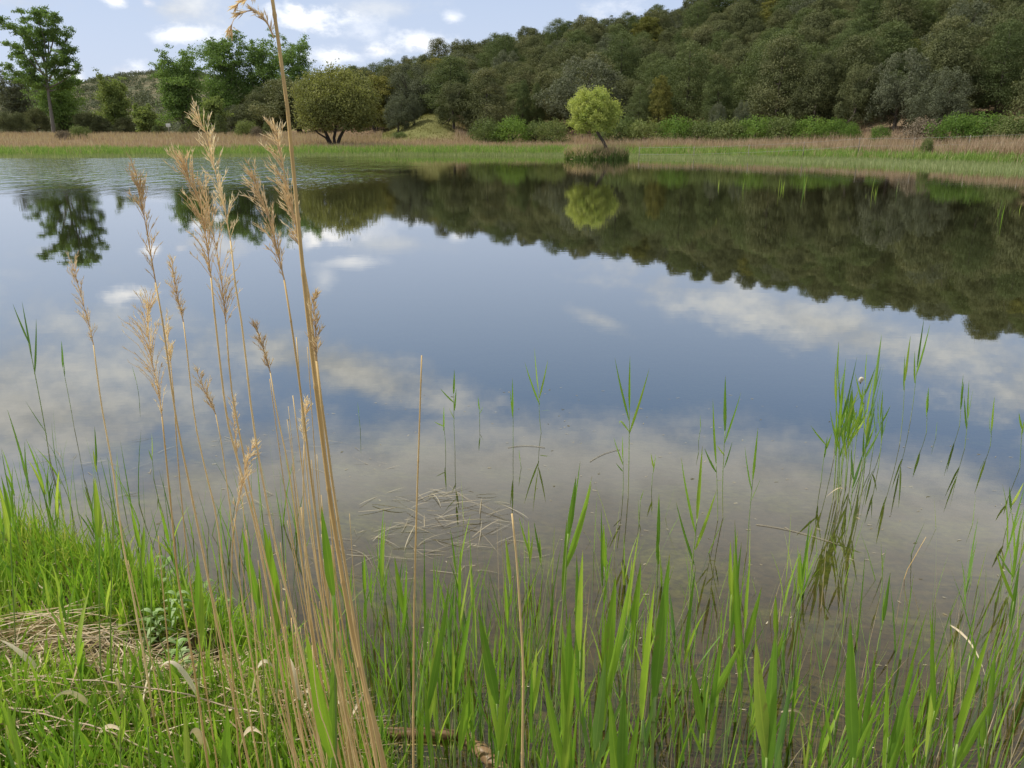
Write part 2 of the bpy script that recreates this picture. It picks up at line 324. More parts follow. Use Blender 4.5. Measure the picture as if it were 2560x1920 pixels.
def height(x, y):
    x = np.asarray(x, float); y = np.asarray(y, float)
    sf = shore_far(x); sn = shore_near(x) + .10 * wav(x, y, 2.1)
    dn = sn - y; df = y - sf
    bank = .15 * sst(dn, 0, .22) + .16 * sst(dn, .2, 1.6) + .02 * wav(x, y, 9.)
    bank = bank - .20 * np.exp(-((x + .93) / .42) ** 4 - ((y - 2.26) / .10) ** 2) * sst(dn, .1, .5)
    mead = .25 * sst(df, -.5, 3) + 1.0 * sst(df, 2, 45) + .06 * wav(x, y, .8)
    bed = -np.minimum(.10 + .17 * np.maximum(-dn, 0), 1.6); bed = np.maximum(bed, -.05 - .10 * np.maximum(-df, 0)) + .02 * wav(x, y, 1.7)
    z = np.where(dn > 0, bank, np.where(df > 0, mead, bed))
    # banks beyond the sides of the lake
    z = z + 3 * sst(np.abs(x), 150, 260)
    yy = np.maximum(y, 1); a = x / yy; yb = base_y(a); yr = ridge_y(a); top = interp(a, EA, EE) * yr - 6.0
    fade = sst(a, -.40, -.17) * sst(y, 20, 45)
    q = (y - yb) / (yr - yb); hh = np.where(q < 1, .35 * np.clip(q, 0, 1) + .65 * sst(q, 0, 1.0), 1 - .25 * sst(q, 1, 2.5)) 
    z = z + fade * np.maximum(top - 1.2, 0) * hh + fade * sst(q, 0, .3) * .8 * wav(x, y, .09)
    # knoll of grass at the foot of the hill
    z = z + 2.5 * np.exp(-((a + .100) / np.where(a < -.1, .042, .05)) ** 2 - ((y - 102) / 10.) ** 2)
    fh = np.exp(-((a + .40) / .17) ** 2) * 32 + np.exp(-((a + .75) / .2) ** 2) * 20
    z = z + fh * sst(y, 300, 520) + .8 * sst(y, 300, 400) * wav(x, y, .03)
    z = z + sst(y, 500, 1500) * 8
    return z
def H1(x, y): return float(height(x, y))
az_f = np.radians(np.concatenate([np.linspace(-180, -45, 24)[:-1], np.linspace(-45, 45, 271), np.linspace(45, 180, 24)[1:]]))
rr = np.concatenate([[0.02], np.geomspace(.4, 9, 90), np.geomspace(9.3, 60, 50), np.linspace(61, 220, 90), np.geomspace(226, 4500, 40)])
AA, RR = np.meshgrid(az_f, rr); gx = (np.sin(AA) * RR).ravel(); gy = (np.cos(AA) * RR).ravel(); gz = height(gx, gy)
nA, nR = len(az_f), len(rr); ii = (np.arange(nR - 1)[:, None] * nA + np.arange(nA - 1)[None, :]).ravel()
o = link_mesh('ground', np.stack([gx, gy, gz], 1), np.stack([ii, ii + 1, ii + nA + 1, ii + nA], 1), M['ground'], smooth=True); tag(o, kind='structure')
wv = [(-260, -30, 0), (260, -30, 0), (260, 110, 0), (-260, 110, 0)]
o = link_mesh('water', wv, [(0, 1, 2, 3)], M['water']); tag(o, kind='structure')

# ---------------------------------------------------------------- blades in bulk (grass of all kinds)
def blades(name, xy, z, hgt, wid, lean, mat, curl=.35, seg=2, wind=(0, 0)):
    n = len(xy); th = RNG.uniform(0, 2 * np.pi, n); ph = RNG.uniform(0, 2 * np.pi, n)
    sx, sy = np.cos(th) * wid / 2, np.sin(th) * wid / 2; dx = np.cos(ph) * lean * hgt + wind[0] * hgt; dy = np.sin(ph) * lean * hgt + wind[1] * hgt
    V = []; tnt = np.repeat(RNG.uniform(0, 1, n), 2 * seg + 1); al = []
    for k in range(seg + 1):
        q = k / seg; cx = xy[:, 0] + dx * (q ** 1.7); cy = xy[:, 1] + dy * (q ** 1.7); cz = z + hgt * (q - curl * lean * q * q); wq = (1 - q) ** .6 if seg > 1 else 1 - q
        if k < seg:
            V.append(np.stack([cx - sx * wq, cy - sy * wq, cz], 1)); V.append(np.stack([cx + sx * wq, cy + sy * wq, cz], 1)); al += [q, q]
        else: V.append(np.stack([cx, cy, cz], 1)); al.append(1)
    V = np.stack(V, 1).reshape(-1, 3); b = np.arange(n)[:, None] * (2 * seg + 1); tris = []
    for k in range(seg - 1): tris += [b + np.array([[2 * k, 2 * k + 1, 2 * k + 3]]), b + np.array([[2 * k, 2 * k + 3, 2 * k + 2]])]
    tris.append(b + np.array([[2 * seg - 2, 2 * seg - 1, 2 * seg]]))
    return link_mesh(name, V, np.concatenate(tris, 0), mat, tint=tnt, along=np.tile(al, n))
def scatter_view(n, pxr, Yfun0, Yfun1, power=1.0):
    px = RNG.uniform(pxr[0], pxr[1], n); a = (px - 512) / F * .96; q = RNG.uniform(0, 1, n) ** power
    # bands follow the shore: solve x = a*y
    y0 = np.full(n, 60.)
    for _ in range(12): y0 = .5 * y0 + .5 * Yfun0(a * y0, a)
    y1 = Yfun1(a * y0, a); y = y0 + (y1 - y0) * q
    return np.stack([a * y, y], 1)
# dry meadow
xy = scatter_view(95000, (-60, 1090), lambda x, a: shore_far(x) + 4.5, lambda x, a: np.maximum(base_y(a) + 4, shore_far(x) + 14), 1.25)
xy += RNG.normal(0, .3, xy.shape); xy = xy[~((np.abs(xy[:, 0] / xy[:, 1] + .115) < .045) & (xy[:, 1] > 88))]; pt = wav(xy[:, 0], xy[:, 1], .45)
kk = RNG.uniform(0, 1, len(xy)) < (.75 + .5 * pt); xy = xy[kk]; pt = pt[kk]
hh = (.45 + .5 * RNG.uniform(0, 1, len(xy)) + .25 * pt).clip(.25); hh *= np.where(xy[:, 0] / xy[:, 1] > .1, 1.25, .85)
o = blades('dry_meadow_grass', xy, height(xy[:, 0], xy[:, 1]) - .03, hh, RNG.uniform(.03, .075, len(xy)), RNG.uniform(.05, .35, len(xy)), M['meadow']); tag(o, 'reddish tan dry grass covering the meadow behind the far shore', 'grass', kind='stuff')
n = 16000; xy = np.stack([RNG.uniform(-20, -3, n), RNG.uniform(86, 106, n)], 1); xy = xy[(wav(xy[:, 0], xy[:, 1], .7) + RNG.uniform(-.8, 1, n)) > 0]
o = blades('knoll_grass', xy, height(xy[:, 0], xy[:, 1]) - .02, RNG.uniform(.08, .30, len(xy)), RNG.uniform(.03, .08, len(xy)), RNG.uniform(.1, .5, len(xy)), M['knoll']); tag(o, 'short yellow green grass on the knoll at the foot of the hill', 'grass', kind='stuff')
# green bank sedge along the far shore
xy = scatter_view(80000, (-60, 1090), lambda x, a: shore_far(x) - .4, lambda x, a: shore_far(x) + interp(a, [-.6, -.1, .3, .7], [5.0, 6.5, 7., 8.]), 1.0)
pt = wav(xy[:, 0], xy[:, 1], .9)
o = blades('bank_sedge', xy, height(xy[:, 0], xy[:, 1]) - .03, (.20 + .50 * RNG.uniform(0, 1, len(xy)) ** 1.6 + .20 * pt + .12 * wav(xy[:, 0], xy[:, 1], 3.1)).clip(.10), RNG.uniform(.03, .07, len(xy)), RNG.uniform(.05, .4, len(xy)), M['sedge']); tag(o, 'bright green sedge lining the far shore of the lake', 'sedge', kind='stuff')
kk = RNG.uniform(0, 1, len(xy)) < .10; xy = xy[kk & (wav(xy[:, 0], xy[:, 1], 1.3, 4) > -.1)]
o = blades('dry_sedge', xy, height(xy[:, 0], xy[:, 1]), RNG.uniform(.25, .75, len(xy)), RNG.uniform(.02, .05, len(xy)), RNG.uniform(.05, .5, len(xy)), M['meadow']); tag(o, 'dead tan sedge blades mixed into the green bank sedge', 'sedge', kind='stuff')
# pale grass wading in the shallows of the far shore
xy = scatter_view(52000, (-60, 1090), lambda x, a: shore_far(x) + .2, lambda x, a: shore_far(x) - interp(a, [-.6, -.1, .05, .2, .4, .7], [3.0, 2.0, 3.5, 7., 8., 9.5]) , 1.6)
kk = (wav(xy[:, 0], xy[:, 1], .5, 2) + RNG.uniform(-.5, .9, len(xy))) > -.15; xy = xy[kk]
o = blades('wading_grass', xy, np.full(len(xy), -.05), RNG.uniform(.12, .42, len(xy)), RNG.uniform(.018, .045, len(xy)), RNG.uniform(.03, .3, len(xy)), M['sedge_pale']); tag(o, 'thin pale green grass wading in the shallows before the far shore', 'grass', kind='stuff')

# ---------------------------------------------------------------- trees
def cards(C_, N_, size, asp=.55):
    """rhombic leaves: centres, normals, sizes"""
    n = len(C_); N_ = N_ / np.linalg.norm(N_, axis=1, keepdims=True); r = RNG.normal(size=(n, 3)); U = np.cross(N_, r); U /= np.linalg.norm(U, axis=1, keepdims=True); W = np.cross(N_, U)
    s = size[:, None] if hasattr(size, '__len__') else size
    V = np.stack([C_ - U * s, C_ - W * s * asp, C_ + U * s, C_ + W * s * asp], 1).reshape(-1, 3)
    return V, (np.arange(n)[:, None] * 4 + np.arange(4)[None, :]).astype(np.int32)
def lump_crown(lobes, n, size, spread=.14, jit=.55, parent=None, mat=None, name='crown', shell=.5):
    """lobes: list of centre, radius (3-vector); leaves sit near the lobes' skins"""
    wts = np.array([l[1][0] * l[1][2] for l in lobes]); wts = wts / wts.sum(); idx = RNG.choice(len(lobes), n, p=wts)
    Cc = np.array([l[0] for l in lobes])[idx]; Rr = np.array([l[1] for l in lobes])[idx]
    d = RNG.normal(size=(n, 3)); d /= np.linalg.norm(d, axis=1, keepdims=True); d[:, 2] = np.where(d[:, 2] < -.35, -d[:, 2], d[:, 2])
    q = np.where(RNG.uniform(size=n) < shell, 1 + RNG.normal(0, spread, n), RNG.uniform(.25, 1., n))[:, None]
    C_ = Cc + d * Rr * q; V, Fc = cards(C_, d + RNG.normal(0, jit, (n, 3)), size * RNG.uniform(.6, 1.3, n))
    lobt = RNG.uniform(0, 1, len(lobes))[idx]; tnt = np.repeat(.65 * lobt + .3 * RNG.uniform(0, 1, n), 4)
    return link_mesh(name, V, Fc, mat, parent, tint=tnt)
def limb(mb, a, b, r0, r1, bend=.12, n=5):
    a, b = Vector(a), Vector(b); L = (b - a).length; off = Vector((random.uniform(-1, 1), random.uniform(-1, 1), random.uniform(-.3, .6))) * L * bend
    mb.tube([a.lerp(b, i / n) + off * math.sin(math.pi * i / n) for i in range(n + 1)], [r0 + (r1 - r0) * i / n for i in range(n + 1)], 7)
def oak_proto(name, mat, W=7., Hh=7., nl=26, n=29000, size=.080, low=.2, peak=0.0, lob=.155):
    """evergreen oak: broad lumpy crown nearly down to the ground"""
    r = empty(name); lobes = []
    nl = int(nl * 1.9)
    for i in range(nl):
        th = i * 2.399 + random.uniform(-.9, .9); q = (i + .5) / nl; zz = low + (1 - low) * q; prof = math.sqrt(max(0, 1 - ((q - .36) / .68) ** 2)) * (1 - peak * q)
        rad = W / 2 * prof * random.uniform(.55, 1.02); lr = W * lob * random.uniform(.6, 1.15) * (.62 + .38 * prof)
        lobes.append(((math.cos(th) * rad, math.sin(th) * rad, Hh * zz - lr * .7 * q), (lr, lr, lr * random.uniform(.65, .95))))
    for i in range(5): lobes.append(((random.uniform(-.15, .15) * W, random.uniform(-.15, .15) * W, Hh * random.uniform(.35, .7)), (W * .27, W * .27, W * .25)))
    for c_, q_ in [(l[0], l[1]) for l in lobes[:nl]]:
        for _ in range(3):
            v_ = Vector((random.gauss(0, 1), random.gauss(0, 1), random.gauss(.5, 1))).normalized(); lobes.append((tuple(Vector(c_) + v_ * q_[0] * .8), tuple(k_ * random.uniform(.3, .5) for k_ in q_)))
    lump_crown(lobes, n, size, parent=r, mat=mat, jit=.42, spread=.1)
    mb = MB(); limb(mb, (0, 0, -.4), (.1, 0, Hh * .35), W * .035, W * .025)
    for i in range(5):
        l = random.choice(lobes)[0]; limb(mb, (.1, 0, Hh * random.uniform(.2, .35)), l, W * .018, W * .006)
    mb.build('trunk', M['bark'], r); return r
def pine_proto(name, mat, W=5., Hh=9., n=25000, low=.15, size=.080):
    r = empty(name); lobes = []
    for i in range(46):
        q = (i + .5) / 46; th = i * 2.399; prof = (1 - q) ** .45 * (.55 + .45 * min(1, q * 5)); rad = W / 2 * prof * random.uniform(.55, 1.05)
        lr = W * .15 * (.55 + .6 * prof) * random.uniform(.7, 1.2)
        lobes.append(((math.cos(th) * rad, math.sin(th) * rad, Hh * (low + (1 - low) * q) - lr * .3), (lr * 1.25, lr * 1.25, lr * .85)))
    lump_crown(lobes, n, size, parent=r, mat=mat, spread=.22, jit=.55)
    mb = MB(); limb(mb, (0, 0, -.4), (0, 0, Hh * .92), W * .035, W * .006, .02, 8)
    for i in range(10):
        l = lobes[i * 3][0]; limb(mb, (0, 0, l[2] - .3), l, W * .012, W * .004)
    mb.build('trunk', M['bark'], r); return r
HIDE = []
oaks = [note(oak_proto('oak_tree', M[m_], 7, h_, nl=nl_, low=lo_, peak=pk_)) for m_, h_, nl_, lo_, pk_ in (('oak', 6.5, 30, .12, 0), ('oak', 8, 36, .10, .25), ('oak', 7, 24, .16, .1), ('oak_grey', 7, 30, .12, .1), ('oak', 6, 42, .1, .2))]
pines = [note(pine_proto('pine_tree', M['pine'], 5.6, 9)), note(pine_proto('pine_tree', M['pine'], 7.0, 9, low=.1)), note(pine_proto('pine_tree', M['oak'], 6.5, 8, low=.1))]
yoak = note(oak_proto('oak_tree', M['oak_yellow'], 5, 8, nl=34, low=.1, peak=.2))
PROTO = oaks + pines + [yoak]
PW = {id(p_): d for p_, d in zip(PROTO, [(7, 6.5), (7, 8), (7, 7), (7, 7), (7, 6), (5.6, 9), (7, 9), (6.5, 8), (5, 8)])}
USED = set()
def put(proto, x, y, wdt, hgt, label, cat='tree', group=None, rz=None, z=None):
    if id(proto) in USED: o = copy_tree(proto)
    else: o = proto; USED.add(id(proto))
    W_, H_ = PW[id(proto)]; o.location = (x, y, H1(x, y) - .1 if z is None else z); o.scale = (wdt / W_, wdt / W_, hgt / H_); o.rotation_euler = (random.uniform(-.05, .05), random.uniform(-.05, .05), random.uniform(0, 6.28) if rz is None else rz)
    return tag(o, label, cat, group)
placed = []
def hero(proto, cx, ytop, wpx, Y, label, group=None, cat='tree', z=None):
    """tree seen at 1024-px column cx with its top at row ytop, wpx wide, standing Y metres off"""
    T = P(cx, ytop, Y); wd = wpx / F * (Y * CT); zz = H1(T.x, Y) - .1 if z is None else z
    placed.append((T.x, Y, wd / 2)); return put(proto, T.x, Y, wd, max(T.z - zz, .6), label, cat, group, z=zz)
# front row of the hillside wood, left to right
FR = 'trees at the foot of the hillside wood'
hero(oaks[0], 300, 80, 95, 128, 'dark broad evergreen oak left of and behind the big round willow', FR)
hero(oaks[1], 262, 86, 60, 132, 'dark evergreen oak between the poplars and the dark broad oak', FR)
hero(oaks[2], 372, 84, 62, 120, 'dark evergreen oak just behind the right edge of the big round willow', FR)
hero(oaks[3], 397, 95, 28, 97, 'small grey green olive-like tree on the left flank of the grassy knoll', FR)
hero(oaks[3], 414, 93, 17, 98, 'slim grey green tree standing on top of the grassy knoll', FR)
hero(oaks[2], 453, 81, 42, 96, 'dark round oak right of the grassy knoll', FR)
hero(pines[2], 486, 69, 56, 95, 'large bushy olive green conifer right of the knoll and its dark round oak', FR)
hero(pines[0], 522, 80, 17, 101, 'small conical pine with bare trunk above the bright green shrub', FR)
hero(pines[0], 537, 83, 14, 102, 'second small pine beside the conical one, further right', FR)
hero(oaks[3], 584, 57, 80, 99, 'large broad grey green oak behind the small leaning yellow green tree', FR)
hero(yoak, 663, 75, 27, 91, 'yellowish flowering oak right of the small leaning tree', FR)
hero(pines[1], 640, 86, 32, 92, 'olive green conifer between the leaning tree and the yellowish oak', FR)
hero(pines[1], 690, 42, 60, 94, 'tall green pine right of the yellowish oak', FR)
hero(pines[0], 722, 65, 34, 89, 'fresh green pine in front of the tall green pine', FR)
hero(oaks[3], 719, 103, 20, 80, 'low grey green round bush-like oak at the foot of the fresh green pine', FR)
hero(oaks[3], 744, 101, 20, 80, 'second low grey green round oak above the hedge', FR)
hero(pines[2], 785, 38, 70, 86, 'big olive conifer with drooping boughs above the hedge', FR)
hero(oaks[1], 822, 52, 52, 83, 'dark oak with pale top right of the drooping conifer', FR)
hero(pines[0], 870, 32, 44, 88, 'pine rising behind the pale topped oak', FR)
hero(oaks[2], 862, 62, 46, 78, 'brownish topped oak with a thin pale trunk beside it', FR)
hero(oaks[3], 905, 50, 62, 76, 'big dark grey green oak near the right end of the wood', FR)
hero(oaks[1], 958, 30, 70, 77, 'big dark oak with ochre flowering top near the right end', FR)
hero(oaks[3], 945, 68, 56, 71, 'lower grey green oak in front of the ochre topped one', FR)
hero(pines[1], 1012, 22, 60, 76, 'tall pine with visible trunk at the right edge of the picture', FR)
hero(oaks[0], 430, 88, 20, 112, 'dark small oak behind the grassy knoll', FR)
# the rest of the wood, jittered rows going up the slope
cnt = 0; cand = []
for row in range(28):
    q = row / 27; step_a = .0
    a = -.36 + random.uniform(0, .03)
    while a < .74:
        yb, yr = float(base_y(a)), float(ridge_y(a)); y = yb + 5 + (yr + 4 - yb - 5) * q + random.uniform(-1.5, 1.5); wd = random.uniform(3.8, 7.8) * (1 - .12 * q)
        a += wd * .70 / y
        if a < -.2 and y < 150 : continue
        if -.165 < a < -.085 and y < 107: continue
        x = a * y
        if any((x - X_) ** 2 + (y - Y_) ** 2 < (.68 * (wd / 2 + r_)) ** 2 for X_, Y_, r_ in placed): continue
        placed.append((x, y, wd / 2 * .82)); cand.append((x, y, wd, q, a))
random.shuffle(cand)
n_o = n_p = 0
for x, y, wd, q, a in cand:
    fl = ['behind the front row', 'on the lower slope', 'halfway up the slope', 'on the upper slope', 'on the hill skyline'][min(4, int(q * 5))]
    sd = ['above the big round willow', 'above the grassy knoll', 'above the bright green shrub', 'above the small leaning willow', 'above the yellowish oak', 'above the two grey low oaks', 'above the right end of the hedge', 'above the leafless bush', 'above the right edge shrubs'][int(np.searchsorted([-.16, -.07, .04, .14, .23, .31, .42, .54], a))]; szw = 'small' if wd < 4.9 else ('wide' if wd > 6.2 else 'mid-sized')
    if random.random() < .62 and n_o < 299:
        n_o += 1; pr = random.choice(oaks if random.random() > .05 else [yoak]); put(pr, x, y, wd, wd * random.uniform(.85, 1.15), '%s evergreen oak %s, %s' % (szw, fl, sd), 'tree', 'evergreen oaks of the wood %s, %s' % (fl, sd))
    elif n_p < 299:
        n_p += 1; pr = random.choice(pines); put(pr, x, y, wd * .95, wd * random.uniform(1.0, 1.25), '%s pine %s, %s' % (szw, fl, sd), 'tree', 'pines of the wood %s, %s' % (fl, sd))
print('hill trees', n_o, n_p)

# branching trees (poplars, willows)
def branch_tree(name, mat, paths, n, size, puff, trunk_mat, label=None, cat='tree', group=None, jit=.9, spread=.3, shell=.6, extra=[]):
    """paths: list of (points, r0, r1, leaf_from, puff_scale): each limb carries tufts of leaves from leaf_from on"""
    r = empty(name, (0, 0, 0), label, cat, group); mb = MB(); lobes = []
    for pts, r0, r1, lf, ps in paths:
        pts = [Vector(q) for q in pts]; fine = []; m = len(pts)
        for i in range(m - 1):
            for k in range(4): fine.append(pts[i].lerp(pts[i + 1], k / 4))
        fine.append(pts[-1]); mb.tube(fine, [r0 + (r1 - r0) * i / (len(fine) - 1) for i in range(len(fine))], 7)
        L = len(fine)
        for i in range(L):
            q = i / (L - 1)
            if q < lf: continue
            for _ in range(2 if ps else 0):
                s_ = puff * ps * random.uniform(.55, 1.2) * (1.15 - .55 * q); off = Vector((random.gauss(0, 1), random.gauss(0, 1), random.gauss(0, .7))) * puff * ps * .75 * (1.1 - .5 * q)
                tip = fine[i] + off; lobes.append((tuple(tip), (s_, s_, s_ * .8)))
                if random.random() < .5: mb.tube([fine[i], fine[i].lerp(tip, .5) + Vector((0, 0, .05)), tip], [r1 * 1.3 + .01, r1, .006], 5)
    lobes += extra
    lump_crown(lobes, int(n * 2.3), size, spread=spread, jit=jit * .75, parent=r, mat=mat, shell=shell); mb.build('trunk', trunk_mat, r); return r
def upswept(Hh, W, base, nb=14, lf=.25, lean=(0, 0), sharp=1.0):
    """trunk and ascending limbs of a poplar"""
    x0, y0, z0 = base; top = Vector((x0 + lean[0], y0 + lean[1], z0 + Hh)); tr = [Vector(base).lerp(top, q) + Vector((random.uniform(-.1, .1), 0, 0)) for q in (0, .25, .5, .75, 1)]
    ps = [(tr, Hh * .016, Hh * .003, .5, 1.15)]
    for i in range(nb):
        q = lf + (.92 - lf) * i / nb; th = i * 2.4 + random.uniform(-.3, .3); p0 = Vector(base).lerp(top, q); L = W / 2 * (1.15 - .75 * ((q - .3) ** 2) * sharp * 2) * random.uniform(.7, 1.1)
        d = Vector((math.cos(th), math.sin(th) * .9, 0)); up = random.uniform(.9, 1.5) * (Hh / 18) ** .3
        ps.append(([p0, p0 + d * L * .5 + Vector((0, 0, L * .55 * up)), p0 + d * L * .8 + Vector((0, 0, L * 1.2 * up))], Hh * .006 * (1.2 - q), Hh * .0012, .3, 1.0))
    return ps
def poplar(cx, ytop, wpx, Y, mat, label, n=9000, size=.15, lf=.2, nb=22, puff=.10, group='poplars and other trees beyond the meadow', sharp=1.0, name='poplar_tree', ybot=None):
    T = P(cx, ytop, Y); z0 = H1(T.x, Y) - .1; wd = wpx / F * Y * CT; Hh = T.z - z0
    return branch_tree(name, mat, [(p_, a_, b_, l_, s_) for p_, a_, b_, l_, s_ in upswept(Hh * .93, wd * .85, (T.x, Y, z0), nb, lf, sharp=sharp)], n, size, wd * puff, M['bark_pale'], label, 'tree', group, extra=[((T.x + random.gauss(0, .2) * wd, Y + random.gauss(0, .2) * wd, z0 + Hh * q_), (wd * .2, wd * .2, Hh * .09)) for q_ in [lf + .12 + (.72 - lf) * k_ / 10 for k_ in range(11)] for _ in (0, 1)])
# the tall tree at the left edge, limb by limb (pixels of the 1024 picture)
Yt = 135
def L_(pts, dy=0.0):
    n = len(pts); return [P(a, b, Yt + dy * i / (n - 1)) for i, (a, b) in enumerate(pts)]
S = .1628
def zz_(pts): return [(a * S, b * S) for a, b in pts]
base_t = P(53.5, 131, Yt); base_t.z = H1(base_t.x, Yt) - .1
paths = [([base_t, P(52, 118, Yt), P(50, 105, Yt), P(48, 90, Yt), P(46, 70, Yt), P(42, 45, Yt), P(40, 25, Yt), P(38, 12, Yt)], .33, .03, .58, .9)]
for q, dy in (([(295, 520), (200, 330), (120, 200), (40, 150), (-10, 115)], -3), ([(285, 480), (190, 380), (110, 290), (30, 270)], 2), ([(290, 440), (240, 280), (170, 150), (110, 60)], 3),
              ([(290, 400), (270, 230), (230, 120), (190, 55)], -2), ([(295, 380), (300, 240), (290, 130), (265, 55)], 2), ([(300, 350), (335, 220), (345, 130), (345, 85)], -2),
              ([(300, 430), (360, 330), (410, 250), (425, 190)], 3), ([(300, 480), (370, 400), (430, 340), (430, 290)], -2), ([(300, 540), (230, 500), (120, 450), (20, 400)], -2), ([(300, 550), (200, 520), (110, 490), (40, 455)], 3),
              ([(300, 540), (380, 500), (440, 460), (480, 420)], -3), ([(300, 560), (380, 545), (420, 520), (465, 490)], 2), ([(295, 470), (220, 420), (150, 360), (70, 350)], 4), ([(300, 500), (330, 440), (350, 400), (340, 330)], -4),
              ([(295, 420), (250, 340), (200, 250), (150, 190)], -4), ([(310, 560), (270, 520), (200, 480), (170, 420)], -1)):
    paths.append((L_(zz_(q), dy), .13, .015, .30, .85))
branch_tree('poplar_tree', M['poplar'], paths, 15000, .145, 1.0, M['bark_pale'], 'tallest open crowned tree with long bare trunk at the left edge of the picture', 'tree', 'poplars and other trees beyond the meadow')
poplar(s_ := 56, 88, 54, 150, M['poplar'], 'broad mid green tree directly behind the trunk of the tallest tree', n=8000, sharp=.5, lf=.05)
poplar(12, 82, 44, 155, M['oak_grey'], 'dull green tree at the very left edge behind the tallest tree', n=7000, sharp=.4, lf=.05)
poplar(111, 83, 36, 140, M['poplar_pale'], 'pale yellow green tree standing alone left of the far hill', n=6500, sharp=.5, lf=.1)
poplar(176, 64, 56, 135, M['poplar'], 'round topped green tree left of the tallest poplar group', n=11000, sharp=.6, lf=.05)
poplar(222, 36, 54, 150, M['poplar'], 'tallest two topped poplar in the group left of the round willow', n=14000, sharp=.7, lf=.04)
poplar(260, 43, 50, 152, M['poplar'], 'second poplar in the middle of the group left of the round willow', n=11000, sharp=.7, lf=.04)
poplar(291, 45, 50, 165, M['poplar'], 'lighter poplar on the right of the group, just above the round willow', n=10000, sharp=.6, lf=.1)
poplar(212, 100, 26, 125, M['poplar_pale'], 'small pale green tree in front of the tallest poplar', n=4000, sharp=.4, lf=.08)
poplar(142, 108, 24, 130, M['poplar_pale'], 'low pale green tree below the far hill, left of the round topped tree', n=3500, sharp=.4, lf=.08)
# dark undergrowth trees at left
DK = 'dark oaks behind the meadow on the left'
for cx, yt, wp, Y, lb in ((8, 112, 36, 132, 'low dark oak at the left edge beneath the dull green tree'), (34, 108, 26, 146, 'low dark oak left of the tallest trunk'), (84, 112, 30, 138, 'low dark oak right of the tallest trunk'), (100, 116, 24, 134, 'low dark round oak below the pale yellow green tree'),
                          (124, 117, 26, 133, 'low dark oak right of the pale yellow green tree'), (154, 118, 22, 140, 'low dark oak left of the round topped green tree'), (196, 116, 28, 143, 'low dark oak right of the round topped green tree'), (236, 105, 40, 134, 'dark oak below the two topped poplar'), (66, 116, 24, 150, 'low dark oak half hidden right behind the tallest trunk')):
    hero(random.choice(oaks), cx, yt, wp, Y, lb, DK)
# big round willow and the small leaning one
def willow(cx, cy, rx, ry, base, trunks, Y, mat, n, size, label, nl=120):
    r = empty('willow_tree', (0, 0, 0), label, 'tree'); c0 = P(cx, cy, Y); wx = rx / F * Y * CT; wz = ry / F * Y * CT; lobes = []
    for i in range(nl):
        q = 1 - 2 * (i + .5) / nl; th = i * 2.39996; rr_ = math.sqrt(1 - q * q); k = random.uniform(.74, .90) if nl > 70 else random.uniform(.62, .92); s_ = wx * random.uniform(.11, .23)
        if q < (-.96 if nl == 70 else -.80): continue
        lobes.append(((c0.x + math.cos(th) * rr_ * wx * k, c0.y + math.sin(th) * rr_ * wx * k, c0.z + q * wz * k), (s_, s_, s_ * 1.05)))
    for i in range(14): lobes.append(((c0.x + random.uniform(-.4, .4) * wx, c0.y + random.uniform(-.4, .4) * wx, c0.z + random.uniform(-.4, .4) * wz), (wx * .3, wx * .3, wz * .3)))
    lump_crown(lobes, n, size, spread=.3, jit=.9, parent=r, mat=mat, shell=.6)
    mb = MB()
    for tp, r0, r1 in trunks:
        pts = [P(a, b, Y + random.uniform(-.1, .1)) for a, b in tp]; pts = ([pts[0] + (pts[0] - pts[1]).normalized() * .9] + pts) if nl == 70 else [Vector((pts[0].x, pts[0].y, H1(pts[0].x, Y) - .1))] + pts[1:]; mb.tube([pts[0].lerp(pts[1], .0)] + pts[1:], [r0 + (r1 - r0) * i / (len(pts) - 1) for i in range(len(pts))], 8)
        for _ in range(9): limb(mb, pts[-1], random.choice(lobes)[0], r1 * .8, .02)
    mb.build('trunk', M['bark'], r); return r
willow(336, 106.5, 43.5, 35, None, [([(333.5, 146), (329, 140), (325, 131), (318, 122)], .20, .11), ([(335, 146), (334, 138), (336, 128), (334, 118)], .17, .10), ([(336, 146), (340, 137), (344, 130), (350, 120)], .20, .11), ([(332, 145), (326, 138), (318, 133), (310, 125)], .12, .06)], 78, M['willow'], 34000, .105, 'big round olive green willow with several short dark trunks on the far shore')
placed.append((0, 0, 0))
willow(593.5, 114, 27.5, 25, None, [([(606, 147.5), (603.5, 142), (599.5, 136), (596, 130), (592, 120)], .13, .09)], 58, M['lime'], 26000, .06, 'small bright yellow green willow leaning left over its tussock', nl=70)
# tussock under the small willow
c0 = G(600, 160); n = 4200; th = RNG.uniform(0, 6.28, n); rr_ = np.sqrt(RNG.uniform(0, 1, n)); xy = np.stack([c0.x + np.cos(th) * rr_ * 2.2 * (1 + .12 * np.sin(th * 5)), c0.y + 2.0 + np.sin(th) * rr_ * 1.7], 1)
o = blades('tussock', xy, np.full(n, -.05), (.35 + 1.0 * RNG.uniform(0, 1, n) ** 1.3) * (1 - .25 * rr_ ** 3) * (1 + .3 * np.sin(th * 7 + rr_ * 9) * rr_), RNG.uniform(.03, .075, n), RNG.uniform(.03, .5, n), M['tussock']); tag(o, 'round tussock of tan and green sedge standing in the water under the leaning willow', 'tussock', kind='stuff')
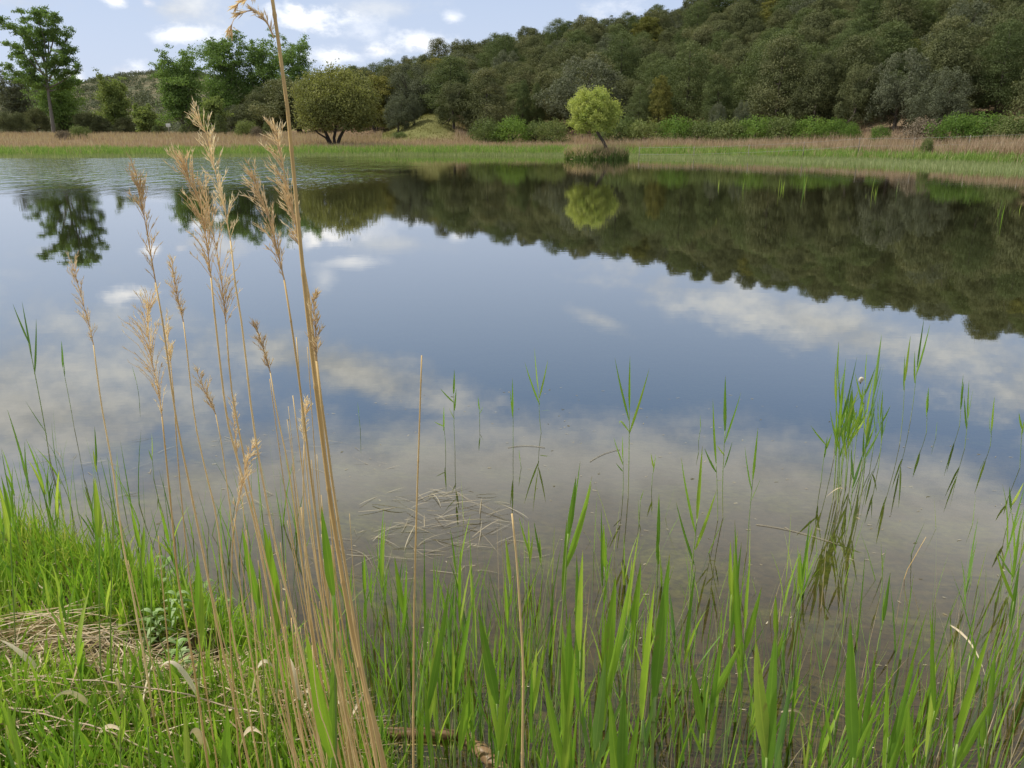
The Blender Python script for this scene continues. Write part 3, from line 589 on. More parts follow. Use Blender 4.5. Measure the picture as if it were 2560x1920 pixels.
# mud mound the tussock grows on
mb = MB(); ring = [(2.3, -.25), (2.0, .02), (1.4, .10), (.6, .14)]
for rad, z_ in ring:
    for k in range(24): mb.v.append(Vector((c0.x + math.cos(k / 24 * 6.283) * rad, c0.y + 2.0 + math.sin(k / 24 * 6.283) * rad * .7, z_))); mb.t.append(.5); mb.a.append(0)
for i in range(3):
    for k in range(24): mb.f.append((i * 24 + k, i * 24 + (k + 1) % 24, (i + 1) * 24 + (k + 1) % 24, (i + 1) * 24 + k))
mb.f.append(tuple(72 + k for k in range(24))); o = mb.build('mud_islet', M['ground']); tag(o, kind='structure')

# shrubs
shrubs = [note(oak_proto('shrub', M[m_], 4, 2.4, nl=22, n=4200, size=.085, low=.05, lob=.22)) for m_ in ('shrub', 'shrub_bright', 'twigs', 'shrub')]
for s_ in shrubs: PW[id(s_)] = (4, 2.4)
darksh = note(pine_proto('shrub', M['pine'], 2.5, 4, n=3000, size=.1, low=.0)); PW[id(darksh)] = (2.5, 4)
HG = 'hedge shrubs between the dry meadow and the wood'
for i, (k, cx, yt, wp, Y, lb) in enumerate([
    (3, 486, 120, 27, 84, 'grey green shrub at the left end of the hedge'), (1, 513, 117, 30, 83, 'bright green rounded shrub second from the left of the hedge'), (0, 536, 121, 20, 84, 'low green shrub right of the bright rounded one'), (0, 553, 119, 26, 83, 'dull green shrub just left of the small leaning willow'),
    (0, 618, 115, 34, 80, 'green shrub just right of the small leaning willow'), (0, 644, 118, 30, 79, 'second green shrub right of the leaning willow'), (1, 676, 117, 30, 78, 'fresh green shrub below the yellowish oak'), (0, 703, 119, 32, 78, 'dull green shrub below the fresh green pine'),
    (3, 730, 119, 32, 77, 'green shrub right of the fresh green pine'), (1, 757, 117, 34, 76, 'bright green shrub below the drooping conifer'), (0, 782, 115, 32, 76, 'tallest shrub of the hedge, below the drooping conifer'), (1, 812, 117, 32, 75, 'bright green shrub near the right end of the long hedge'), (1, 836, 120, 26, 74, 'feathery green shrub at the right end of the long hedge'), (1, 853, 124, 14, 72, 'small green shrub after the end of the hedge'),
    (1, 881, 125, 15, 66, 'small lone green shrub on the bare reddish soil'), (2, 925, 117, 40, 64, 'leafless grey brown bush near the right side'),
    (1, 958, 114, 36, 62, 'bright green shrub right of the leafless bush'), (1, 985, 113, 36, 61, 'bright green shrub second from the right edge'), (0, 1012, 112, 40, 60, 'bright green shrub cut by the right edge'), (0, 1002, 121, 30, 58, 'lower green shrub in front at the right edge')]):
    hero(shrubs[k], cx, yt + random.uniform(-1, 1.5), wp * (1.3 if k != 2 else 1), Y + random.uniform(-1.5, 1.5), lb, HG, 'shrub')
hero(shrubs[0], 78, 125.5, 20, 96, 'round green shrub alone in the dry meadow on the left', None, 'shrub'); hero(shrubs[2], 62, 130, 14, 92, 'dry tan bush left of the round meadow shrub', None, 'shrub')
hero(darksh, 219, 113, 13, 112, 'narrow dark conical bush at the back of the meadow', None, 'shrub'); hero(shrubs[0], 245, 120, 22, 104, 'rounded green shrub at the back of the meadow left of the willow', None, 'shrub')
hero(darksh, 267, 120, 13, 104, 'small dark green bush close left of the round willow', None, 'shrub'); hero(shrubs[2], 256, 126, 12, 100, 'tan dry bush beside the rounded green shrub', None, 'shrub')
hero(darksh, 155, 125, 9, 118, 'tiny dark bush in the left meadow', None, 'shrub'); hero(darksh, 183, 124, 9, 116, 'tiny dark bush right of the white board', None, 'shrub')
hero(shrubs[3], 399, 132, 16, 92, 'low dull shrub at the left foot of the grassy knoll', None, 'shrub'); hero(shrubs[0], 928, 137, 12, 54, 'tiny green bush among the dry grass at right', None, 'shrub')

# far hill scrub: one distant mass
n = 6500; a = RNG.uniform(-.75, -.15, n); y = RNG.uniform(300, 560, n); xs = a * y; kk = wav(xs, y, .05) + RNG.uniform(-.9, .8, n) > -.25; xs, y = xs[kk], y[kk]; zz = height(xs, y)
lob = [((float(X_), float(Y_), float(Z_) + .8), (float(s_), float(s_), float(s_) * .8)) for X_, Y_, Z_, s_ in zip(xs, y, zz, RNG.uniform(.9, 2.8, len(xs)))]
o = lump_crown(lob, 150000, .42, mat=M['oak_grey'], name='far_hill_scrub'); tag(o, 'dark scrub dotting the distant hill on the left', 'scrub', kind='stuff')

# wire fence in the dry grass at right, and the small white board at left
fr = empty('wire_fence', (0, 0, 0), 'thin wire fence running through the dry grass before the hedge', 'fence'); px_ = [(640 + i * 55, 137.5 + i * .25) for i in range(8)]; wp_ = []
for a_, b_ in px_:
    q = P(a_, b_, 62 - (a_ - 640) * .022); g0 = H1(q.x, q.y); top = g0 + 1.25; mb = MB(); mb.tube([(q.x, q.y, g0 - .2), (q.x, q.y, top)], [.03, .025], 7); mb.build('post', M['post'], fr); wp_.append(Vector((q.x, q.y - .05, top - .08)))
for dz in (0, -.5):
    mb = MB(); mb.tube([q + Vector((0, 0, dz)) for q in wp_], [.005] * len(wp_), 4); mb.build('wire', M['wire'], fr)
q = P(168.5, 127, 120); g0 = H1(q.x, q.y); br = empty('notice_board', (q.x, q.y, g0), 'small white board on a post at the back of the left meadow', 'sign')
mb = MB(); mb.tube([(0, 0, -.2), (0, 0, 1.6)], [.06, .06], 7); mb.build('post', M['post'], br)
me = MB(); me.tube([(-.6, -.08, 1.55), (.6, -.08, 1.55)], [.42, .42], 4); o = me.build('board', M['board'], br, False); o.scale = (.55, .08, .6); o.location = (0, -.07, .55)

# ================================================================ reeds
def bez(a, b, c, n):
    return [a * (1 - q) ** 2 + b * 2 * q * (1 - q) + c * q * q for q in [i / n for i in range(n + 1)]]
def leafw(w_, n, base=.35):
    o = []
    for i in range(n + 1):
        q = i / n; o.append(w_ * (base + (1 - base) * min(1, q / .22) ** .7) * (1 - max(0, (q - .22) / .78) ** 1.5) + .0006)
    return o
def add_leaf(parent, a, tip, w_, mat, bow=None, tint=None, side=None, n=9, droop=None):
    a, tip = Vector(a), Vector(tip); L = (tip - a).length; w_ = min(w_, .095 * L); mid = a.lerp(tip, .5)
    if bow is None: bow = Vector((random.uniform(-.05, .05), random.uniform(-.08, .08), .05)) * L
    pts = bez(a, mid + bow * 2, tip, n); mb = MB(); d = (tip - a).normalized()
    if side is None:
        ang = random.uniform(-.9, .9); side = Vector((math.cos(ang), math.sin(ang), 0))
    mb.ribbon(pts, leafw(w_, n), side, fold=random.uniform(.15, .45), tint=random.random() if tint is None else tint)
    return mb.build('leaf', mat, parent)
def stem_part(parent, pts, r0, r1, mat, nodes=True, name='stem', nseg=18):
    pts = [Vector(p_) for p_ in pts]; cum = [0]
    for i in range(len(pts) - 1): cum.append(cum[-1] + (pts[i + 1] - pts[i]).length)
    Lt = cum[-1]; fine = []; rad = []
    def cr(s_):
        i = 0
        while i < len(pts) - 2 and cum[i + 1] < s_: i += 1
        q = (s_ - cum[i]) / max(cum[i + 1] - cum[i], 1e-6); p0, p1, p2, p3 = pts[max(i - 1, 0)], pts[i], pts[i + 1], pts[min(i + 2, len(pts) - 1)]
        return .5 * ((2 * p1) + (p2 - p0) * q + (2 * p0 - 5 * p1 + 4 * p2 - p3) * q * q + (3 * p1 - p0 - 3 * p2 + p3) * q ** 3)
    ns = max(2, int(Lt / .16)) if nodes else 0; stops = [(i / nseg) * Lt for i in range(nseg + 1)]; nd = [Lt * (k + .6) / ns for k in range(ns)] if ns else []
    allp = sorted([(s_, 1.0) for s_ in stops] + [x for s_ in nd for x in ((s_ - .004, 1.0), (s_, 1.28), (s_ + .004, 1.0))])
    for s_, k in allp:
        s_ = min(max(s_, 0), Lt); fine.append(cr(s_)); rad.append((r0 + (r1 - r0) * s_ / Lt) * k)
    mb = MB(); mb.tube(fine, rad, 7); return mb.build(name, mat, parent), fine
def plume(parent, axis, dens=1.0, size=1.0, side=0.0, tint=.5):
    """flower head: many fine ascending branchlets hung with spikelets"""
    mb = MB(); axis = [Vector(a) for a in axis]; n = len(axis); Lp = sum((axis[i + 1] - axis[i]).length for i in range(n - 1))
    mb.tube(axis, [.0012 * (1 - .7 * i / (n - 1)) for i in range(n)], 5, tint=tint)
    def at(q): f = q * (n - 1); i = min(int(f), n - 2); return axis[i].lerp(axis[i + 1], f - i), (axis[i + 1] - axis[i]).normalized()
    for k in range(int(40 * dens)):
        q = random.uniform(0, .97); p0, d = at(q); Lb = size * Lp * random.uniform(.20, .48) * (1 - .55 * q) * (.55 + q if q < .4 else 1)
        th = random.uniform(0, 6.28); o_ = Vector((math.cos(th) + side, math.sin(th) * .7, 0)); d2 = (d * 1.5 + o_ * random.uniform(.25, .95)).normalized()
        p1 = p0 + d2 * Lb * .6; p2 = p0 + d2 * Lb + Vector((0, 0, -.10 * Lb)) + o_ * .06 * Lb; tn = min(1, max(0, tint + .12 + random.uniform(-.35, .35)))
        mb.tube([p0, p1, p2], [.0006, .0005, .0003], 3, tint=tn, cap=False)
        for j in range(random.randint(4, 8)):
            u = .25 + .75 * random.random(); c_ = p0.lerp(p1, u / .6) if u < .6 else p1.lerp(p2, (u - .6) / .4); dd = (d2 + Vector((random.gauss(0, .28), random.gauss(0, .28), random.gauss(0, .2)))).normalized(); l = random.uniform(.008, .015); ww = random.uniform(.0005, .0010)
            sd = dd.cross(Vector((random.random(), random.random(), .5))).normalized() * ww; b = len(mb.v)
            nr = dd.cross(sd)
            for v in (c_, c_ + dd * l * .4 + sd, c_ + dd * l, c_ + dd * l * .4 - sd, c_ + dd * l * .4 + nr): mb.v.append(v); mb.t.append(min(1, max(0, tn + random.uniform(-.2, .3)))); mb.a.append(0)
            mb.f += [(b, b + 1, b + 4), (b + 1, b + 2, b + 4), (b + 2, b + 3, b + 4), (b + 3, b, b + 4)]
    return mb.build('plume', M['panicle'], parent, smooth=False)
def down_to_ground(p_lo, p_up, zmin=None):
    """carry a stem on downwards to the soil"""
    d = (p_lo - p_up); 
    d = Vector((d.x * .8, d.y, d.z)); s_ = 0; p_ = p_lo.copy()
    for _ in range(200):
        if p_.z < H1(p_.x, p_.y): break
        p_ = p_ + d.normalized() * .02
    return p_
def to1024(q): return [(a * K, b * K) for a, b in q]
DG = 'dry reeds in the clump on the bank'
def dry(px, Y, head, label, r=.0032, dens=1., size=1., tint=.5, dy=0.0, side=0., group=DG):
    """px: stem path from the bottom up in photograph pixels; head: plume axis from its foot up"""
    pts = [P(a, b, Y + dy * i / max(1, len(px) - 1)) for i, (a, b) in enumerate(to1024(px))]; lo = down_to_ground(pts[0], pts[1]); root = empty('dry_reed', tuple(lo), label, 'reed', group)
    loc = [p_ - lo for p_ in [lo] + pts]
    if head:
        hp = [P(a, b, Y + dy) - lo for a, b in to1024(head)]; stem_part(root, loc + [hp[0]], r, r * .45, M['dry_stem'], nseg=22); ax = []
        for i in range(len(hp) - 1): ax += [hp[i].lerp(hp[i + 1], k / 4) for k in range(4)]
        plume(root, ax + [hp[-1]], dens, size, side, tint)
    else: stem_part(root, loc, r, r * .45, M['dry_stem'], nseg=22)
    return root
# the tallest reed leaves the top of the frame; its one-sided head arches back into the picture on the left
t_r = dry([(832, 1659), (768, 1400), (724, 1150), (690, 900), (660, 640), (635, 380), (615, 180), (597, 60), (586, -20), (575, -90)], 1.05, None, 'tallest and thickest dry reed, running out of the top of the picture', r=.0048)
lo_ = Vector(t_r.location)
ax = [P(a * K, b * K, 1.05) - lo_ for a, b in ((592, 82), (580, 55), (565, 33), (545, 22), (522, 26), (505, 42), (497, 62))]; plume(t_r, ax, .45, .40, 0, .9)
ax = [P(a * K, b * K, 1.05) - lo_ for a, b in ((580, -60), (560, -30), (545, -10), (520, 2), (512, 10))]; plume(t_r, ax, .4, .4, 0, .9)
dry([(815, 1659), (770, 1400), (716, 1110), (690, 850), (668, 650), (652, 560)], 1.07, [(648, 535), (636, 470), (620, 400), (606, 340), (598, 280)], 'dry reed with dense brown plume touching the tallest stem', .0036, 1.7, 1.0, .3, side=-.5)
dry([(826, 1659), (784, 1450), (728, 1110), (706, 950), (692, 850)], 1.03, [(684, 780), (682, 730), (680, 690), (676, 645)], 'dry reed whose narrow plume is pressed against the right of the thick stems', .0036, .7, .8, .35)
dry([(760, 1659), (735, 1450), (700, 1250), (680, 1100), (650, 850), (628, 690)], 1.2, [(614, 605), (600, 545), (578, 460), (560, 420), (548, 378)], 'dry reed with dense brown plume just left of the tallest stem', .0032, 1.5, .9, .3, side=-.3)
dry([(700, 1659), (650, 1400), (600, 1200), (570, 1050), (545, 900), (525, 720), (508, 610)], 1.3, [(498, 520), (483, 440), (462, 360), (447, 290), (424, 250)], 'dry reed with the highest plume left of the tallest stem, tip bent left', .003, 1.1, .85, .7)
dry([(640, 1659), (600, 1400), (555, 1150), (515, 1000), (490, 900), (466, 700)], 1.32, [(456, 600), (446, 520), (432, 440), (410, 390), (396, 352)], 'dry reed with wide pale fluffy plume second from the top left', .0032, 1.9, 1.1, .75)
dry([(665, 1659), (620, 1400), (560, 1150), (520, 950), (500, 840)], 1.34, [(488, 700), (480, 620), (468, 540), (452, 470), (440, 410)], 'dry reed with loose open plume behind the pale fluffy one', .0028, 1.3, 1.0, .6, side=.3)
dry([(540, 1659), (480, 1400), (440, 1200), (410, 1050), (380, 900), (352, 700)], 1.35, [(336, 610), (324, 540), (312, 470), (300, 420), (292, 365)], 'dry reed with slim brown plume, leftmost of the high ones', .003, 1.2, .8, .4)
dry([(345, 1640), (325, 1500), (290, 1300), (265, 1170), (245, 1020), (220, 880)], 1.75, [(202, 745), (192, 700), (178, 650), (166, 605), (154, 560)], 'leftmost dry reed with its own thin brown plume', .0032, 1.1, .8, .45)
dry([(450, 1659), (420, 1450), (385, 1250), (370, 1100), (358, 980)], 1.4, [(350, 900), (342, 840), (326, 770), (318, 710), (322, 650)], 'dry reed with large golden plume low on the left', .003, 1.7, 1.1, .5, side=-.2)
dry([(470, 1659), (440, 1450), (410, 1250), (385, 1000), (376, 860)], 1.5, [(370, 800), (366, 760), (362, 725), (358, 690)], 'dry reed with pale thin plume beside the large golden one', .002, .8, 1.0, .9)
dry([(560, 1659), (530, 1500), (490, 1300), (470, 1130), (440, 1000), (420, 900), (402, 740)], 1.55, [(396, 695), (388, 660), (378, 615), (372, 565)], 'dry reed with slender dark plume between the left tall reeds', .0026, 1.0, .8, .25)
dry([(710, 1659), (690, 1500), (650, 1200), (625, 1020), (600, 900)], 1.45, [(584, 805), (574, 770), (562, 735), (553, 703)], 'dry reed with short dark plume standing before the open water', .0026, .9, .85, .2)
dry([(590, 1659), (540, 1400), (510, 1200), (495, 1080), (477, 950)], 1.5, [(466, 895), (450, 860), (436, 830), (422, 795)], 'dry reed with sparse spiky plume below the pale fluffy one', .0024, .8, 1.0, .5, side=.2)
dry([(720, 1659), (690, 1450), (668, 1300), (657, 1150), (655, 1030)], 1.5, [(657, 960), (656, 930), (660, 895), (664, 862)], 'short dry reed with pale curled plume left of the thick stems', .0026, .9, .8, .9)
dry([(520, 1659), (498, 1400), (500, 1240), (504, 1150)], 1.3, [(510, 1110), (522, 1050), (534, 1000), (546, 962)], 'short dry reed with drooping golden head curling right', .0022, 1.1, .7, .6, side=.3)
dry([(560, 1500), (545, 1300), (530, 1150), (520, 1040)], 1.6, [(512, 980), (508, 940), (505, 900), (503, 862)], 'short dry reed with dark wisp of a plume in the middle of the clump', .002, .7, .8, .3)
dry([(893, 1659), (893, 1500), (895, 1300), (900, 1100), (905, 950), (911, 768)], 1.5, None, 'lone straight dry reed stem without a plume, cut off at the top', r=.0032, group=None)
dry([(1128, 1659), (1130, 1450), (1124, 1330), (1116, 1210), (1106, 1110)], 1.35, None, 'brown broken dry reed stem leaning left, second right of the thick clump', r=.004, group=None)
# bare and broken stems filling the clump
for i in range(48):
    bx = random.uniform(620, 800) if i % 3 else random.uniform(735, 825); ht = random.uniform(150, 620) if i % 3 else random.uniform(400, 1000); ln = (830 - bx) / 270 * 90 + random.uniform(60, 130); ln *= ht / 600
    Y = random.uniform(1.05, 1.6); y0 = 1659; mid = (bx - ln * .55 + random.uniform(-8, 8), y0 - ht * .5)
    dry([(bx, y0), mid, (bx - ln * .85, y0 - ht)], Y, None, '%s bare dry stem %s of the tan reed clump' % ('tall' if ht > 600 else ('knee-high' if ht > 350 else 'short'), 'on the left side' if bx < 640 else ('in the middle' if bx < 740 else 'on the right side')), r=random.choice((.0011, .0014, .0017, .002, .0026)), group='bare broken stems in the tan reed clump')
for i in range(9):
    bx = random.uniform(250, 560); ht = random.uniform(150, 520); ln = random.uniform(20, 120); Y = random.uniform(1.4, 2.2)
    dry([(bx, 1659), (bx - ln * .5, 1659 - ht * .5), (bx - ln, 1659 - ht)], Y, None, 'thin bare %s stem in the grass left of the tan clump, %s' % ('tall' if ht > 380 else ('middling' if ht > 270 else 'low'), 'far left' if bx < 280 else ('left' if bx < 400 else ('nearer the clump' if bx < 480 else 'touching the clump'))), r=random.uniform(.0015, .0025), group='thin bare stems in the bank grass')

# ---------------------------------------------------------------- green reeds, measured one by one
WG = 'green reeds standing in open water'; NGr = 'green reeds along the near edge'
def green(base, top, tips, label, r=.0022, wd=.011, group=WG, Y=None, mat='reed_leaf', curl=None, low=None):
    """base: where the stem meets the water; top: where the upper leaves part; tips: leaf tips (photograph pixels)"""
    if Y is None: B = G(base[0] * K, base[1] * K); Y = B.y
    else: B = P(base[0] * K, base[1] * K, Y)
    T = P(top[0] * K, top[1] * K, Y)
    if B.z > .03 or Y < 1.9: B = down_to_ground(B, T)
    else: B = Vector((B.x - (T.x - B.x) * .1, B.y, min(-.12, B.z)))
    root = empty('green_reed', tuple(B), label, 'reed', group); midp = B.lerp(T, .5) + Vector((random.uniform(-.01, .01), 0, 0)); stem_part(root, [B - B, midp - B, T - B], r, r * .6, M['reed_stem'], nseg=10); L0 = (T - B).length
    for i, tp in enumerate(tips):
        w_ = tp[2] if len(tp) > 2 else wd; q = 1.0 if i == 0 else max(.55, 1 - .11 * i) ; A = B.lerp(T, q); dy = random.uniform(-.12, .12) if i else 0; tip = P(tp[0] * K, tp[1] * K, Y)
        L = (tip - A).length; tip = tip + Vector((0, dy * L, 0)); add_leaf(root, A - B, tip - B, w_, M[mat if i % 3 else mat], bow=Vector(((A.x - tip.x) * -.08, 0, .03 * L)))
    if curl:
        A = B.lerp(T, .8); c = P(curl[0] * K, curl[1] * K, Y); e = P(curl[2] * K, curl[3] * K, Y); mb = MB(); pts = bez(A - B, c - B, e - B, 8); mb.ribbon(pts, leafw(wd * 1.2, 8), (.6, .8, 0), .2, .9); mb.build('leaf', M[mat], root)
    return root
def z5(*q): return [(1106 + a[0] / 2, 691 + a[1] / 2) + tuple(a[2:]) for a in q]
def g5(b, tp, tips, label, **k): return green(z5(b)[0], z5(tp)[0], z5(*tips), label, **k)
g5((135, 490), (115, 310), [(97, 120), (155, 170), (55, 175), (165, 390, .006)], 'three leaved green reed in open water near the middle')
g5((503, 770), (508, 385), [(510, 155), (445, 165), (588, 200)], 'green reed with wide V of leaves and a curled leaf, centre right', r=.0028, wd=.012, curl=(455, 0, 1340, 905) and (1335, 895, 1338, 918))
g5((478, 760), (480, 600), [(478, 500), (440, 510), (450, 620)], 'short reed touching the left of the V leaved reed')
g5((893, 870), (882, 620), [(868, 340), (830, 550), (915, 690)], 'left of the twin reeds right of the V leaved reed')
g5((918, 855), (920, 480), [(922, 240, .016), (995, 320, .014), (885, 540), (955, 530, .006)], 'right of the twin reeds, broad upper leaves', r=.0026)
g5((1018, 1000), (1040, 690), [(1063, 465), (1003, 540), (1070, 680)], 'reed with forked top right of the twin reeds')
g5((770, 1330), (800, 860), [(823, 545, .014), (725, 580, .012), (875, 720, .012), (715, 800)], 'tall four leaved reed in front of the twin reeds', r=.003)
g5((190, 1385), (230, 1020), [(295, 610, .012), (350, 690, .014), (245, 860, .012)], 'tall pale stemmed reed with long right leaning leaves, centre', r=.003)
CL = 'reeds in the dense clump in open water at right'
DCL = iter(['leftmost reed with one very tall leaf', 'reed with broad upright top leaf on the left', 'reed with three leaves swept right', 'right hand reed with long upper leaf', 'tallest broad leaved reed on the right', 'short outer right reed', 'slim reed behind on the right', 'low reed with left pointing leaf', 'middle reed with leaves both sides', 'reed with a nearly level leaf', 'front reed standing apart below', 'second reed from the left', 'shortest reed at the right rim'])
for b_, t_, tp_ in (((1385, 790), (1402, 500), [(1408, 140), (1398, 400), (1420, 330)]), ((1405, 775), (1427, 365), [(1443, 165, .018), (1415, 205), (1490, 160)]), ((1420, 820), (1442, 400), [(1530, 300, .012), (1500, 292, .012), (1465, 330)]),
                    ((1500, 800), (1530, 520), [(1607, 190, .014), (1560, 360), (1590, 450)]), ((1525, 560), (1560, 335), [(1597, 62, .018), (1605, 195, .016), (1580, 150)]), ((1595, 560), (1592, 430), [(1603, 300), (1635, 370), (1580, 340)]),
                    ((1560, 575), (1575, 470), [(1600, 250), (1560, 330)]), ((1412, 800), (1418, 560), [(1375, 400), (1450, 450)]), ((1436, 790), (1450, 520), [(1480, 330), (1520, 380), (1430, 420)]), ((1445, 730), (1470, 480), [(1605, 435, .012), (1535, 400)]),
                    ((1440, 930), (1475, 690), [(1465, 560), (1515, 560, .012), (1545, 560)]), ((1395, 760), (1410, 470), [(1430, 250), (1440, 330)]), ((1585, 640), (1600, 500), [(1625, 410), (1612, 380)])):
    g5(b_, t_, tp_, next(DCL) + ' of the dense clump in open water', group=CL, r=.0024, mat='reed_leaf_blue' if random.random() < .4 else 'reed_leaf')
for i_ in range(12):
    bx_, by_ = random.uniform(1385, 1520), random.uniform(600, 830); hh_ = random.uniform(180, 380); tx_ = bx_ + random.uniform(5, 45); ty_ = by_ - hh_
    g5((bx_, by_), (tx_, ty_), [(tx_ + random.uniform(-10, 30), ty_ - random.uniform(110, 190), random.choice((.012, .016, .02))), (tx_ + random.uniform(20, 55), ty_ - random.uniform(40, 110)), (tx_ - random.uniform(10, 40), ty_ - random.uniform(30, 90))], '%s reed packed inside the dense clump in open water, %s' % ('tall' if hh_ > 280 else 'low', 'front' if by_ > 715 else 'back'), group=CL, r=.0024)
g5((1675, 540), (1697, 265), [(1722, 68, .014), (1700, 150)], 'left one of two tall lone reeds right of the dense clump'); g5((1720, 440), (1750, 205), [(1780, -5), (1820, 25, .012), (1735, 130)], 'right and taller of the two tall lone reeds')
g5((1790, 490), (1793, 400), [(1800, 290, .014), (1788, 310)], 'short tufted reed right of the two tall lone reeds'); g5((1935, 460), (1940, 370), [(1950, 235, .012), (1945, 260)], 'slim upright reed second from the right edge group')
g5((1962, 555), (1970, 430), [(1975, 260, .012), (1988, 290), (1960, 330)], 'reed with tufted top close to the slim upright one'); g5((2065, 545), (2072, 480), [(2085, 330), (2060, 410)], 'thin forked reed near the right edge'); g5((2205, 640), (2203, 470), [(2190, 400), (2215, 430, .014), (2212, 520)], 'reed half cut by the right edge above the bank stand')
g5((1340, 700), (1355, 540), [(1290, 455), (1380, 490), (1360, 500)], 'small crooked reed left of the dense clump'); g5((1830, 512), (1832, 490), [(1837, 440, .004)], 'tiny sprig between the lone reeds'); g5((615, 715), (612, 640), [(600, 575), (622, 580)], 'tiny two leaved reed right of the V leaved one')
g5((545, 830), (555, 780), [(568, 735, .004)], 'tiny bare sprig below the V leaved reed'); g5((815, 520), (815, 470), [(813, 410, .004)], 'tiny bare sprig left of the twin reeds')
g5((1225, 1250), (1255, 1165), [(1247, 1010, .014), (1282, 850, .012)], 'upright reed with two long leaves in front of the dense clump', r=.0028); g5((1590, 1430), (1605, 1300), [(1635, 1090, .012), (1620, 1140, .012)], 'yellow green reed in the right foreground water', r=.0026)
g5((1590, 1180), (1603, 1060), [(1617, 980, .004), (1598, 1010, .004)], 'thin brownish reed sprig in the right water')
g5((2150, 1200), (2165, 1110), [(2095, 990), (2205, 860, .012)], 'reed with left hanging leaf near the right edge'); g5((2145, 900), (2160, 800), [(2212, 700), (2150, 720)], 'thin reed above the right bank stand')
g5((75, 1100), (75, 1010), [(30, 850), (72, 870), (90, 930)], 'two leaved reed at the left of the central water'); g5((125, 1120), (124, 1030), [(95, 870), (120, 940)], 'thin reed beside the two leaved one'); g5((630, 1150), (630, 950), [(635, 750, .012), (640, 860)], 'straight reed with a single upright leaf, centre right')
g5((40, 640), (35, 610), [(30, 560, .004)], 'tiny sprig left of the three leaved reed'); g5((5, 560), (5, 400), [(2, 250, .012), (-8, 300, .008)], 'slender upright reed left of the three leaved one')
def z4(*q): return [(a[0] / 2, 346 + a[1] / 2) + tuple(a[2:]) for a in q]
def g4(b, tp, tips, label, **k): return green(z4(b)[0], z4(tp)[0], z4(*tips), label, **k)
g4((215, 1300), (125, 790), [(55, 620, .012), (95, 610), (143, 690, .012)], 'tallest dark green reed at far left with three top leaves', r=.003, mat='reed_leaf_blue')
g4((213, 1330), (200, 1180), [(110, 1040, .01)], 'short reed at the foot of the tallest far left reed', mat='reed_leaf_blue'); g4((320, 1160), (272, 895), [(265, 780, .012), (270, 850)], 'dark slim reed right of the tallest far left reed', mat='reed_leaf_blue')
g4((1968, 1260), (1960, 1010), [(1963, 905, .012), (1903, 985), (1970, 990), (1940, 1070)], 'reed with yellowing side leaf behind the lone dry stem'); g4((1918, 1250), (1918, 1150), [(1875, 1130), (1918, 1060)], 'thin reed touching the yellowing one')
g4((2075, 1140), (2072, 1080), [(2065, 1020), (2086, 1065)], 'tiny forked reed between dry stem and middle'); g4((1555, 1160), (1550, 1100), [(1545, 1045, .004)], 'tiny sprig right of the thick dry clump'); g4((660, 1380), (657, 1280), [(655, 1180, .014), (640, 1250)], 'small green reed behind the left dry reeds'); g4((600, 1000), (590, 960), [(570, 885, .004)], 'tiny dark sprig in the left water')
g4((430, 1480), (415, 1320), [(408, 1150, .012), (395, 1250)], 'upright reed beside the leftmost dry reed')
# near edge heroes
def z7(*q): return [(691 + a[0] * .375, 1037 + a[1] * .375) + tuple(a[2:]) for a in q]
def g7(b, tp, tips, label, Y, **k): return green(z7(b)[0], z7(tp)[0], z7(*tips), label, Y=Y, group=NGr, **k)
g7((1855, 1650), (1860, 1380), [(1930, 590, .040)], 'broadest leaved reed at the near edge, left of the pair', 1.15, r=.004); g7((1905, 1650), (1930, 1250), [(2015, 425, .032)], 'second broad leaved reed at the near edge, right of the pair', 1.15, r=.004)
g7((1500, 1650), (1500, 980), [(1515, 400, .026), (1485, 470, .016), (1445, 900, .014)], 'tall broad leaved reed left of the broadest pair', 1.45, r=.003); g7((1405, 1650), (1412, 1440), [(1440, 760, .026), (1395, 790, .022), (1285, 1110, .02), (1465, 900, .018)], 'fan of five broad leaves at the near edge', 1.35, r=.0035)
g7((1620, 1650), (1650, 1110), [(1705, 540, .024), (1815, 500, .018), (1640, 720, .014)], 'reed with one long leaf swept right near the broadest pair', 1.45, r=.003); g7((1030, 1650), (1020, 1290), [(910, 730, .026), (1135, 1010, .016), (930, 990, .018), (1060, 820, .012)], 'spreading reed with a broad leaf swept left, bottom centre', 1.45, r=.003)
g7((770, 1650), (785, 1230), [(875, 700, .026), (765, 850, .012)], 'reed with one broad leaf leaning right, bottom centre left', 1.5, r=.003); g7((800, 1650), (810, 1560), [(855, 1130, .02)], 'low single leaf below the broad right leaning one', 1.5); g7((625, 1650), (622, 1320), [(745, 590, .016), (670, 860, .018), (610, 1110, .012)], 'reed with long narrow leaf crossing right beside the lone dry stem', 1.5, r=.003)
g7((1770, 1650), (1805, 860), [(1850, 470, .018), (1830, 560, .014)], 'grey stemmed reed behind the broadest leaf', 1.6, r=.003); g7((1735, 1800), (1740, 1720), [(1755, 1180, .036), (1680, 1290, .03), (1840, 1300, .022)], 'pair of broad leaves rising from the bottom edge, centre right', 1.15); g7((1580, 1660), (1585, 1560), [(1645, 1000, .022), (1750, 1190, .014), (1510, 1280, .014)], 'reed at the bottom edge with grey green leaves', 1.35, mat='reed_leaf_blue')
g7((1010, 1700), (1030, 1560), [(1060, 1120, .018), (1110, 1300, .014)], 'low reed at the bottom edge left of centre', 1.4); g7((1225, 1650), (1215, 1250), [(1250, 960, .016), (1290, 950, .016), (1220, 1020, .012)], 'twin leaved reed in the middle of the near edge', 1.5)
